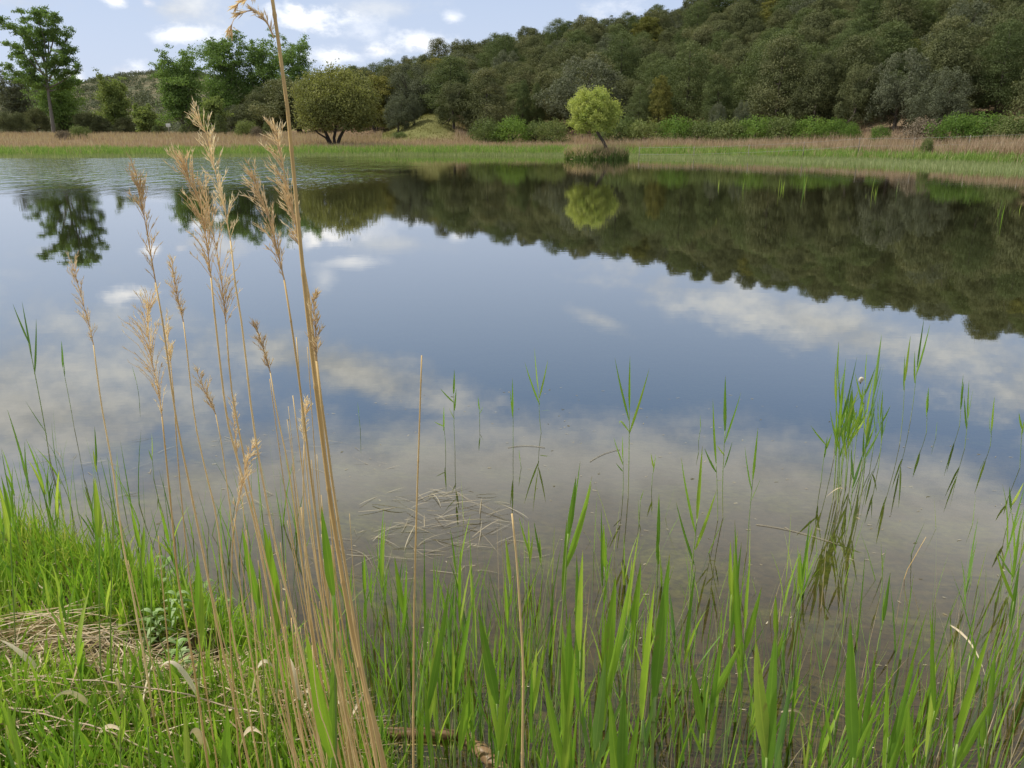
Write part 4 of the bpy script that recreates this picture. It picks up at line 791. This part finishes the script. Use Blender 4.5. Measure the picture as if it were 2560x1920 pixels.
g7((1365, 1150), (1430, 310), [(1475, -20, .016), (1565, 20, .02), (1425, 250, .014)], 'very tall reed with two high leaves in the middle of the near edge', 1.95, r=.0035); g7((480, 1300), (480, 770), [(430, 440, .02), (505, 460, .012)], 'reed behind the lone dry stem with broad upper leaf', 1.9, r=.003); g7((590, 1500), (600, 980), [(625, 740, .018)], 'dark leaved reed right of the lone dry stem', 1.7, mat='reed_leaf_blue')
g7((1070, 1200), (1095, 600), [(1070, 330, .014), (1110, 560, .01), (1065, 520, .012)], 'reed behind the broken brown stem', 2.1); g7((1690, 1150), (1640, 500), [(1635, 250, .014), (1655, 320, .01)], 'slim reed behind the long swept leaf', 2.2); g7((1950, 660), (1948, 345), [(1955, 110, .012), (1940, 270)], 'slim single leaved reed above the broadest pair', 2.3)
def z8(*q): return [(1434 + a[0] * .375, 1037 + a[1] * .375) + tuple(a[2:]) for a in q]
def g8(b, tp, tips, label, Y, **k): return green(z8(b)[0], z8(tp)[0], z8(*tips), label, Y=Y, group=NGr, **k)
g8((588, 1700), (592, 1600), [(530, 910, .030), (650, 850, .030)], 'V of two broad leaves at the bottom, right of the broadest pair', 1.25, r=.0038); g8((1085, 1700), (1090, 1600), [(1075, 790, .026)], 'single long broad leaf rising from the bottom edge at right', 1.3); g8((1670, 1700), (1690, 1520), [(1890, 830, .034), (1870, 1220, .026), (1700, 1100, .014)], 'thick reed with broad leaf swept right near the right corner', 1.3, r=.0042)
g8((1720, 1300), (1765, 1010), [(1822, 580, .016), (1885, 700, .02)], 'reed with two leaves behind the right corner reed', 1.7, r=.003); g8((1290, 1700), (1292, 1480), [(1300, 1200, .016), (1422, 1010, .016), (1480, 1050, .014), (1340, 1130, .014)], 'cluster of slim leaves at the bottom right', 1.45)
g8((440, 1400), (470, 850), [(500, 430, .018), (548, 590, .018), (437, 280, .012), (400, 340, .012)], 'leafy tall reed with a curled leaf, right of centre', 1.9, r=.0032, curl=(1590, 1375, 1583, 1400)); g8((720, 1300), (793, 640), [(785, 420, .016), (842, 210, .01)], 'tall lone reed before the water gap at right', 2.0, r=.003); g8((360, 1200), (390, 660), [(385, 350, .014), (430, 300, .012), (460, 380, .012)], 'leafy reed left of the curled leaf reed', 1.95)
g8((1060, 1659), (1150, 1500), [(1220, 990, .014), (1180, 1120, .012), (1225, 1190, .012)], 'slender right leaning reed in the lower right', 1.5); g8((1500, 1659), (1560, 1330), [(1545, 800, .012), (1660, 980, .01), (1605, 1080, .014)], 'feathery tall reed in the lower right', 1.6); g8((1640, 1500), (1660, 1180), [(1625, 930, .014), (1690, 960, .014)], 'V leaved reed left of the right corner', 1.7)
g8((1850, 1659), (1885, 1240), [(1975, 930, .022), (1900, 940, .012)], 'reed with leaf swept right in the right corner', 1.4); g8((1830, 1659), (1835, 1540), [(1850, 1300, .014), (1810, 1340, .012)], 'low reed at the right corner', 1.5); g8((1990, 900), (2015, 700), [(1915, 410, .01), (2072, 480, .012)], 'arching reed at the right edge', 1.95); g8((960, 1659), (985, 1380), [(1020, 1180, .012), (930, 1230, .01)], 'brownish thin reed in the lower right', 1.5)
g8((640, 1700), (640, 1660), [(740, 1120, .014), (665, 1480, .016)], 'blue green leaves at the bottom right of centre', 1.35, mat='reed_leaf_blue'); g8((1410, 1659), (1412, 1640), [(1412, 1290, .018)], 'single upright leaf at the bottom right', 1.4); g8((230, 1659), (230, 1460), [(160, 1050, .02), (130, 1340, .012)], 'reed leaning left right of the broadest pair', 1.4); g8((250, 1659), (262, 1290), [(450, 920, .016), (330, 850, .012)], 'reed with leaf crossing far to the right', 1.45); g8((640, 1170), (655, 760), [(665, 740, .012), (640, 650, .014), (700, 850, .012)], 'upright reed right of the leafy tall one', 1.9)
def z6(*q): return [(a[0] * .375, 1037 + a[1] * .375) + tuple(a[2:]) for a in q]
BK = 'green reeds growing on the left bank'
def g6(b, tp, tips, label, Y, **k): return green(z6(b)[0], z6(tp)[0], z6(*tips), label, Y=Y, group=BK, **k)
g6((1500, 1300), (1495, 740), [(1393, 275, .026), (1490, 500, .014)], 'reed with broad leaf swept left inside the dry clump', 1.4); g6((1920, 1300), (1920, 665), [(1850, 150, .028)], 'broad leaf just left of the thick dry stems', 1.15); g6((1600, 1300), (1605, 700), [(1515, 240, .018), (1570, 260, .014)], 'two leaved reed in the dry clump', 1.4)
g6((1150, 1300), (1150, 880), [(1135, 400, .02), (1165, 520, .016)], 'bright upright leaf pair left of the dry clump', 1.6); g6((570, 700), (572, 330), [(545, -20, .024), (528, 0, .014)], 'high broad leaf at left beside the leftmost dry reed', 1.9); g6((640, 800), (645, 450), [(640, 130, .02), (615, 100, .012)], 'second high leaf beside the leftmost dry reed', 1.9)
g6((810, 800), (808, 390), [(755, 160, .022), (820, 260, .012)], 'leaf leaning left above the left bank', 1.9); g6((870, 1100), (875, 620), [(870, 350, .022), (845, 420, .012)], 'upright leaf above the bank edge', 1.8); g6((1075, 1700), (1078, 1659), [(1060, 1290, .034), (1010, 1500, .02)], 'broad leaf rising from the bottom edge at left', 1.15); g6((1290, 1750), (1290, 1640), [(1150, 1340, .018), (1310, 1290, .018)], 'pair of leaves at the bottom of the clump', 1.2)
g6((1900, 1700), (1910, 1600), [(1760, 870, .03), (1900, 880, .02)], 'long broad leaf at the bottom of the thick dry stems', 1.15); g6((110, 1700), (115, 1560), [(0, 1260, .03), (50, 1180, .02)], 'broad leaves in the bottom left corner', 1.25); g6((60, 500), (55, 260), [(5, -370 + 340, .022), (20, 0, .014)], 'reed at the left edge above the bank', 2.1); g6((420, 1600), (425, 1450), [(415, 1180, .022), (440, 1230, .014)], 'upright leaf in the lower left bank', 1.4); g6((690, 1500), (690, 1420), [(640, 1240, .018), (720, 1290, .012)], 'bright leaf in the lower left bank', 1.35); g6((850, 1500), (850, 1420), [(795, 1190, .022)], 'bright leaf leaning left in the bank', 1.35)

# ---------------------------------------------------------------- green reeds in bulk: a dozen prototypes, copied
def reed_proto(hgt, nleaf, wd, mat, bend=.08):
    r = empty('green_reed'); lean = random.uniform(-1, 1) * bend; pts = [Vector((lean * hgt * q * q, random.uniform(-.01, .01), hgt * q * .62)) for q in (-.1, .3, .65, 1)]; stem_part(r, pts, .0024, .0014, M['reed_stem'], nseg=8); T = pts[-1]
    for i in range(nleaf):
        q = 1 - i * .16; A = pts[1].lerp(T, max(0, q)) if q < 1 else T; L = hgt * random.uniform(.30, .48) * (1 - .06 * i); th = random.uniform(0, 6.28); sp_ = .10 if i == 0 else random.uniform(.15, .6); d = Vector((math.cos(th) * sp_, math.sin(th) * sp_, 1)).normalized()
        tip = A + d * L; add_leaf(r, A, tip, wd * random.uniform(.7, 1.2), M[mat], bow=Vector((0, 0, .04 * L)) - Vector((d.x, d.y, 0)) * .10 * L, side=Vector((-math.sin(th), math.cos(th), 0)) if i else None, n=7)
    return note(r)
RP = [reed_proto(random.uniform(.5, .75), n_, w_, m_) for n_, w_, m_ in ((2, .012, 'reed_leaf'), (3, .014, 'reed_leaf'), (4, .012, 'reed_leaf'), (5, .013, 'reed_leaf'), (3, .018, 'reed_leaf'), (4, .016, 'reed_leaf_blue'), (3, .011, 'reed_leaf_blue'), (5, .010, 'reed_leaf'), (2, .02, 'reed_leaf'), (3, .009, 'reed_leaf_blue'), (4, .02, 'reed_leaf'), (2, .009, 'reed_leaf'))]
used_rp = set(); WORDS = dict(zip([p_.name for p_ in RP], ['two narrow leaves', 'three slim leaves', 'four slim leaves', 'five slim leaves', 'three broad leaves', 'four blue green leaves', 'three narrow grey green leaves', 'five narrow leaves', 'two broad leaves', 'three very narrow leaves', 'four broad leaves', 'two very narrow leaves']))
def put_reed(x, y, sc, label, group, qq=.5, qr=.5):
    pr = random.choice(RP); z = H1(x, y) - .02; 
    if pr.name in used_rp: o = copy_tree(pr)
    else: o = pr; used_rp.add(pr.name)
    k = random.uniform(.85, 1.15); o.location = (x, y, z); o.scale = (sc * k, sc * k, sc + max(0, -z) * 1.2); o.rotation_euler = (random.uniform(-.07, .07), random.uniform(-.09, .07), random.uniform(0, 6.28)); col_ = 'left' if qq < 1 / 3 else ('middle' if qq < 2 / 3 else 'right'); tag(o, 'reed with %s, %s %s of %s' % (WORDS[pr.name], 'front' if qr > .5 else 'back', col_, label), 'reed', group)
def bulk(n, pxr, rowr, sc, label, group, dens=None):
    k = 0
    while k < n:
        px = random.uniform(*pxr); rw = random.uniform(*rowr)
        if dens and random.random() > dens(px, rw): continue
        q = G(px, rw); put_reed(q.x, q.y, random.uniform(*sc), label, group, (px - pxr[0]) / (pxr[1] - pxr[0]), (rw - rowr[0]) / (rowr[1] - rowr[0])); k += 1
bulk(32, (330, 480), (600, 800), (.55, .95), 'the stand beside the tan clump', 'green reeds in the stand right of the tan dry clump')
bulk(38, (480, 720), (665, 850), (.5, .95), 'the dense bottom centre stand', 'green reeds in the dense stand along the bottom centre')
bulk(10, (560, 800), (560, 680), (.45, .8), 'the thin far stand', 'green reeds in the thin stand before the bottom centre')
bulk(24, (720, 1035), (690, 850), (.4, .75), 'the open bottom right stand', 'green reeds in the open stand at the bottom right')
bulk(10, (965, 1060), (560, 720), (.6, .95), 'the right edge stand', 'green reeds in the stand at the right edge')
bulk(17, (-40, 110), (480, 620), (.6, 1.05), 'the thick left edge stand', 'green reeds in the thick stand at the left edge')
bulk(20, (60, 360), (590, 820), (.45, .85), 'the grassy left bank', 'green reeds among the grass of the left bank')

for px, rw in ((707, 188), (711, 190), (718, 187), (738, 192), (742, 189), (776, 190), (783, 193), (786, 189), (788, 192), (806, 188), (829, 186), (862, 196), (867, 193), (874, 195), (883, 191), (893, 192), (1001, 216), (998, 214), (1006, 212), (1003, 219), (1019, 210), (717, 224), (714, 222)):
    q = G(px, rw); put_reed(q.x, q.y, random.uniform(.9, 1.35), 'the water before the reflected hill', 'sparse green reeds far out at right', (px - 700) / 320, .5)
def shoots(n, pxr, rowr, h0, h1, w0, w1, mat, label):
    px = RNG.uniform(*pxr, n); rw = RNG.uniform(*rowr, n); q = np.array([tuple(G(a, b)) for a, b in zip(px, rw)])[:, :2]; q = q[wav(q[:, 0], q[:, 1], 6.) + RNG.uniform(-.8, .9, len(q)) > 0]; zz = height(q[:, 0], q[:, 1])
    o = blades('reed_shoots', q, zz, RNG.uniform(h0, h1, len(q)) - np.minimum(zz, 0), RNG.uniform(w0, w1, len(q)), RNG.uniform(.03, .30, len(q)), M[mat], seg=5, curl=.3); return tag(o, label, 'reed shoots', kind='stuff')
shoots(850, (370, 1060), (640, 860), .12, .50, .005, .014, 'reed_leaf', 'slender young reed shoots crowding between the taller reeds at the near edge')
shoots(480, (340, 560), (600, 760), .15, .5, .003, .008, 'reed_leaf', 'slender young reed shoots right of the tan reed clump')
shoots(360, (-40, 300), (500, 640), .15, .48, .004, .009, 'reed_leaf', 'upright young reed shoots along the top of the left bank')
shoots(170, (430, 1060), (520, 660), .10, .40, .004, .009, 'reed_leaf', 'scattered thin shoots in the open water beyond the near edge')
shoots(320, (400, 1050), (600, 860), .12, .5, .002, .005, 'reed_leaf_dry', 'thin dead brown stalks between the green reeds at the near edge')
# ---------------------------------------------------------------- the left bank: grass, litter, herbs
def bank_pts(n, pxr, rowr, off=.05):
    px = RNG.uniform(*pxr, n * 3); rw = RNG.uniform(*rowr, n * 3); u = (px - 512) / F; v = (384 - rw) / F; dz = -ST + v * CT; tt = (.15 - CAM_H) / dz; x = u * tt; y = (CT + v * ST) * tt
    kk = y < shore_near(x) + off + .12 * wav(x, y, 5); return np.stack([x[kk], y[kk]], 1)[:n]
def hollow(xy):  # the dark gap beneath the litter lip where little grass grows
    c = G(130, 668, .15); return ((xy[:, 0] - c.x) / .42) ** 2 + ((xy[:, 1] - c.y + .03) / .17) ** 2 < 1
xy = bank_pts(15000, (-60, 420), (505, 900)); kk = ~hollow(xy) | (RNG.uniform(0, 1, len(xy)) < .06); kk &= (wav(xy[:, 0], xy[:, 1], 9.) + RNG.uniform(-.5, .7, len(xy)) > .0) | (xy[:, 1] > 2.75);  xy = xy[kk]
patch_ = wav(xy[:, 0], xy[:, 1], 3.3); hh = (.07 + .15 * RNG.uniform(0, 1, len(xy)) ** 1.5 + .04 * patch_ + .07 * sst(xy[:, 1], 2.35, 3.0) * RNG.uniform(.4, 1, len(xy))).clip(.03)
o = blades('bank_grass', xy, height(xy[:, 0], xy[:, 1]) - .01, hh, RNG.uniform(.003, .010, len(xy)), RNG.uniform(.1, .8, len(xy)), M['grass'], seg=4, curl=.5); tag(o, 'fresh green grass covering the left bank', 'grass', kind='stuff')
xy = bank_pts(5600, (-60, 400), (560, 880)); xy = xy[~hollow(xy)]
o = blades('bank_grass', xy, height(xy[:, 0], xy[:, 1]), RNG.uniform(.10, .36, len(xy)) * (.75 - .12 * sst(xy[:, 1], 2.5, 3.0)), RNG.uniform(.006, .018, len(xy)), RNG.uniform(.04, .45, len(xy)), M['reed_leaf'], seg=5, curl=.45); tag(o, 'taller broad green grass blades rising through the short bank grass', 'grass', kind='stuff')
# dead straw lying criss-cross
def straw_heap(name, n, centre, rx, ry, hz, mat, Lr=(.1, .35), wr=(.002, .006), zf=None, arc=.12, label='', pref=0.):
    mb = MB()
    for _ in range(n):
        th = random.uniform(0, 6.28); q = math.sqrt(random.random()); x = centre[0] + math.cos(th) * rx * q; y = centre[1] + math.sin(th) * ry * q; z = (zf(x, y) if zf else H1(x, y)) + random.uniform(.0, hz) * (1 - q * q * .6)
        L = random.uniform(*Lr); an = random.gauss(pref, .7); d = Vector((math.cos(an), math.sin(an), random.gauss(0, .10))) * L; a = Vector((x, y, z)) - d / 2; b = a + d; mid = (a + b) / 2 + Vector((random.gauss(0, .1) * L, random.gauss(0, .1) * L, arc * L * random.random() * 2)); wv_ = random.uniform(*wr)
        mb.ribbon(bez(a, mid, b, 5), [wv_ * k for k in (.6, 1, 1, .9, .6, .15)], (random.gauss(0, .4), random.gauss(0, .4), 1) if random.random() < .3 else d.cross(Vector((0, 0, 1))), .2, random.random())
    o = mb.build(name, mat); return tag(o, label, 'straw', kind='stuff')
c = G(110, 655, .2); straw_heap('dead_straw', 330, (c.x, c.y), .62, .09, .16, M['straw'], (.12, .45), label='mat of dead tan straw forming a lip on the left bank')
c = G(110, 740, .2); straw_heap('dead_straw', 1500, (c.x, c.y), .95, .42, .15, M['straw'], (.06, .3), label='loose dead straw strewn through the lower left bank grass')
c = G(330, 735, .1); straw_heap('dead_straw', 420, (c.x, c.y), .30, .32, .12, M['straw'], (.06, .25), label='dead straw around the foot of the tan reed clump')
c = G(70, 600, .2); straw_heap('dead_straw', 260, (c.x, c.y), .7, .35, .05, M['straw'], (.06, .25), label='dead straw under the grass on the upper left bank')
for (fx_, fy_, tx_, ty_, w_, up) in ((40, 672, 0, 640, .012, .02), (125, 706, 116, 684, .010, .06), (200, 700, 160, 668, .010, .08), (252, 702, 276, 672, .012, .10), (96, 712, 52, 702, .010, .06), (330, 742, 350, 705, .008, .08), (20, 755, 5, 730, .014, .05), (300, 700, 288, 655, .011, .03), (240, 750, 262, 735, .014, .05), (210, 755, 190, 735, .016, .05), (95, 745, 130, 738, .010, .06), (345, 748, 372, 690, .007, .06)):
    A = G(fx_, fy_, .36); B_ = G(tx_, ty_, .46); w_ *= 1.35; m_ = (A + B_) / 2 + Vector((0, 0, up * 1.6)); mb = MB(); mb.ribbon(bez(A, m_, B_, 10), leafw(w_, 10), (.2, .6, .7), .35, random.uniform(.6, 1)); o = mb.build('dead_leaf', M['reed_leaf_dry']); tag(o, 'curled pale dead reed leaf lying on the left bank', 'dead leaf', 'curled dead reed leaves on the left bank')
# long fallen canes on the bank
for a, b, w_, lb in (((-10, 652), (150, 641), .0028, 'long fallen dry cane lying along the straw lip'), ((20, 676), (250, 712), .003, 'long fallen dry cane crossing the left bank towards the clump'), ((0, 708), (190, 766), .003, 'fallen dry cane in the bottom left corner'), ((10, 612), (170, 660), .002, 'thin fallen cane behind the straw lip')):
    A, B_ = G(a[0], a[1], .40), G(b[0], b[1], .36); mb = MB(); mb.tube([A.lerp(B_, i / 8) + Vector((0, 0, random.uniform(-.008, .008) + .03 * math.sin(i / 8 * 3.14))) for i in range(9)], [w_ * .75] * 9, 6); o = mb.build('fallen_cane', M['cane']); tag(o, lb, 'cane')
c = G(720, 720); straw_heap('sunken_litter', 420, (c.x, c.y), 1.7, .75, .01, M['sunken'], (.05, .35), (.002, .006), arc=.04, label='brown sunken stalks lying on the lake bed in the shallows')
# downy pale herbs
def herb(px, row, hgt, label):
    q = G(px, row, .1); z = H1(q.x, q.y); r = empty('herb', (q.x, q.y, z), label, 'plant'); stem_part(r, [(0, 0, -.02), (.01, 0, hgt * .5), (0, .01, hgt)], .0022, .0012, M['reed_stem'], nodes=False, nseg=6)
    for i in range(7):
        zq = hgt * (.25 + .75 * i / 6)
        for sgn in (0, 1):
            th = i * 1.57 + sgn * 3.14; L = .075 * (1.15 - .5 * i / 6); d = Vector((math.cos(th), math.sin(th), 0)); A = Vector((0, 0, zq)); mb = MB(); mb.ribbon(bez(A, A + d * L * .5 + Vector((0, 0, .035)), A + d * L + Vector((0, 0, .002)), 6), [.004, .015, .019, .017, .012, .007, .001], d.cross(Vector((0, 0, 1))), .15, random.random()); mb.build('leaf', M['herb'], r)
herb(205, 590, .24, 'pale downy herb at the water side of the left bank'); herb(225, 600, .2, 'second downy herb right of the first, beside the leftmost dry reed'); herb(450 * .38, 592, .22, 'downy herb nearest the left edge among the reeds'); herb(402 * .46 * 2.4 - 260, 640, .14, 'small herb on the bank'); herb(186, 700, .17, 'low broad leaved herb in the middle of the bank grass'); herb(160, 655, .16, 'downy herb above the straw lip')
# floating litter
c = G(447, 515); straw_heap('floating_straw', 75, (c.x, c.y), .36, .30, .02, M['float'], (.05, .28), (.0012, .005), zf=lambda x, y: .0, arc=.06, label='raft of broken pale straw floating beside the lone dry stem')
c = G(420, 550); straw_heap('floating_straw', 60, (c.x, c.y), .6, .25, .004, M['float'], (.05, .25), (.001, .003), zf=lambda x, y: .002, arc=.02, label='thin scattered straw floating in front of the pale raft')
c = G(620, 520); straw_heap('floating_bits', 420, (c.x, c.y), 3.0, 2.2, .001, M['float'], (.008, .03), (.002, .005), zf=lambda x, y: .002, arc=.0, label='tiny plant bits drifting on the open water')
c = G(190, 480); straw_heap('floating_straw', 60, (c.x, c.y), 1.3, .7, .004, M['float'], (.04, .2), (.001, .003), zf=lambda x, y: .002, arc=.02, label='sparse straw floating on the left water')
for (a, b, m_, lb) in (((756, 525), (838, 545), .05, 'long thin arched stalk floating left of the dense clump'), ((508, 448), (545, 448), .01, 'short floating stalk below the three leaved reed'), ((590, 462), (620, 450), .02, 'curved floating stalk right of the middle')):
    A, B_ = G(*a), G(*b); mb = MB(); mb.tube(bez(A + Vector((0, 0, .003)), (A + B_) / 2 + Vector((0, .06, .004)), B_ + Vector((0, 0, .003)), 8), [.0015] * 9, 5); o = mb.build('floating_stalk', M['float']); tag(o, lb, 'stalk')
# bent broken stem at right, bent upwards out of the water
A, M1, B_ = G(876, 607), G(906, 560) + Vector((0, 0, .02)), P(926, 535, G(903, 590).y)
Bs = G(904, 579); r = empty('broken_reed', tuple(Bs), 'bent brown stalk leaning right out of the water at right', 'reed'); stem_part(r, [(0, 0, -.25), (0, 0, 0), P(912, 562, Bs.y) - Bs, P(926, 537, Bs.y) - Bs], .002, .001, M['dry_stem'], nodes=False, nseg=8)
# pale fallen leaves over the water
for (a, b, lb, w_) in (((950, 625), (985, 675), 'white dead leaf hanging at the right edge over the water', .008), ((781, 712), (805, 722), 'white dead leaf floating at the bottom right', .008), ((843, 489), (826, 497), 'tan dead leaf on the dense clump', .006)):
    A, B_ = G(*a, .1), G(*b, .05); mb = MB(); mb.ribbon(bez(A, (A + B_) / 2 + Vector((.02, 0, .05)), B_, 8), leafw(w_, 8), (.3, .5, .6), .3, .95); o = mb.build('dead_leaf', M['reed_leaf_dry']); tag(o, lb, 'dead leaf')
# driftwood in the shallow water below the clump
def log(pts, r0, r1, lb):
    mb = MB(); n = 14; q = [Vector(pts[0]).lerp(Vector(pts[1]), i / n) + Vector((0, random.uniform(-.004, .004), random.uniform(-.003, .003))) for i in range(n + 1)]; mb.tube(q, [(r0 + (r1 - r0) * i / n) * random.uniform(.85, 1.12) for i in range(n + 1)], 9); o = mb.build('driftwood', M['wet_wood']); return tag(o, lb, 'driftwood')
log((G(366, 733, .01), G(458, 734, .015)), .019, .016, 'wet brown driftwood stick lying level at the foot of the reeds'); log((G(461, 733, .0), G(506, 775, .0)), .021, .026, 'slanting piece of wet driftwood right of the level stick')
# snail on the dense clump
q = P(861, 380, G(1500 / 2 * K + 1106 * K, (691 + 400) * K).y); r = empty('snail', tuple(q), 'small cream snail clinging high on a leaf of the dense reed clump', 'snail')
mb = MB(); pts = []; rad = []
for i in range(26):
    th = i / 25 * 4.2 * math.pi; s_ = .0125 * (1 - i / 25 * .85); pts.append((math.cos(th) * s_ * .6, -.004 * i / 25, math.sin(th) * s_ * .9)); rad.append(.0075 * (1 - i / 25 * .85) + .0006)
mb.tube(pts, rad, 8); mb.build('shell', M['shell'], r); mb = MB(); mb.tube([(.004, 0, .016), (.001, .002, .004), (0, .002, -.012), (0, .001, -.022)], [.002, .005, .005, .001], 8); mb.build('body', M['snail'], r)
for p_ in PROTO + shrubs + [darksh]:
    if id(p_) not in USED: print('unused proto', p_.name)
print('objects', len(bpy.data.objects))

# repeats that still read alike are told apart by their order from the left
same = {}
for o in bpy.data.objects:
    if o.parent is None and o.get('label') and o.get('group'): same.setdefault(o['label'], []).append(o)
ORD = ['first', 'second', 'third', 'fourth', 'fifth', 'sixth', 'seventh', 'eighth', 'ninth', 'tenth', 'eleventh', 'twelfth']
for lb, os_ in same.items():
    if 1 < len(os_) <= 12:
        os_.sort(key=lambda q_: q_.location.x / max(q_.location.y, .1))
        for i, q_ in enumerate(os_):
            lb2 = lb.replace('reed with', 'reed of', 1).replace('thin bare', 'bare').replace('in the grass left of', 'left of'); nw = len(lb2.replace(',', ' ').split()); q_['label'] = lb2; lb_ = lb2; q_['label'] = lb_ + (', %s from the left' % ORD[i] if nw <= 12 else (', %s from left' % ORD[i] if nw == 13 else (', %s one' % ORD[i] if nw == 14 else (', %s' % ORD[i] if nw == 15 else ''))))
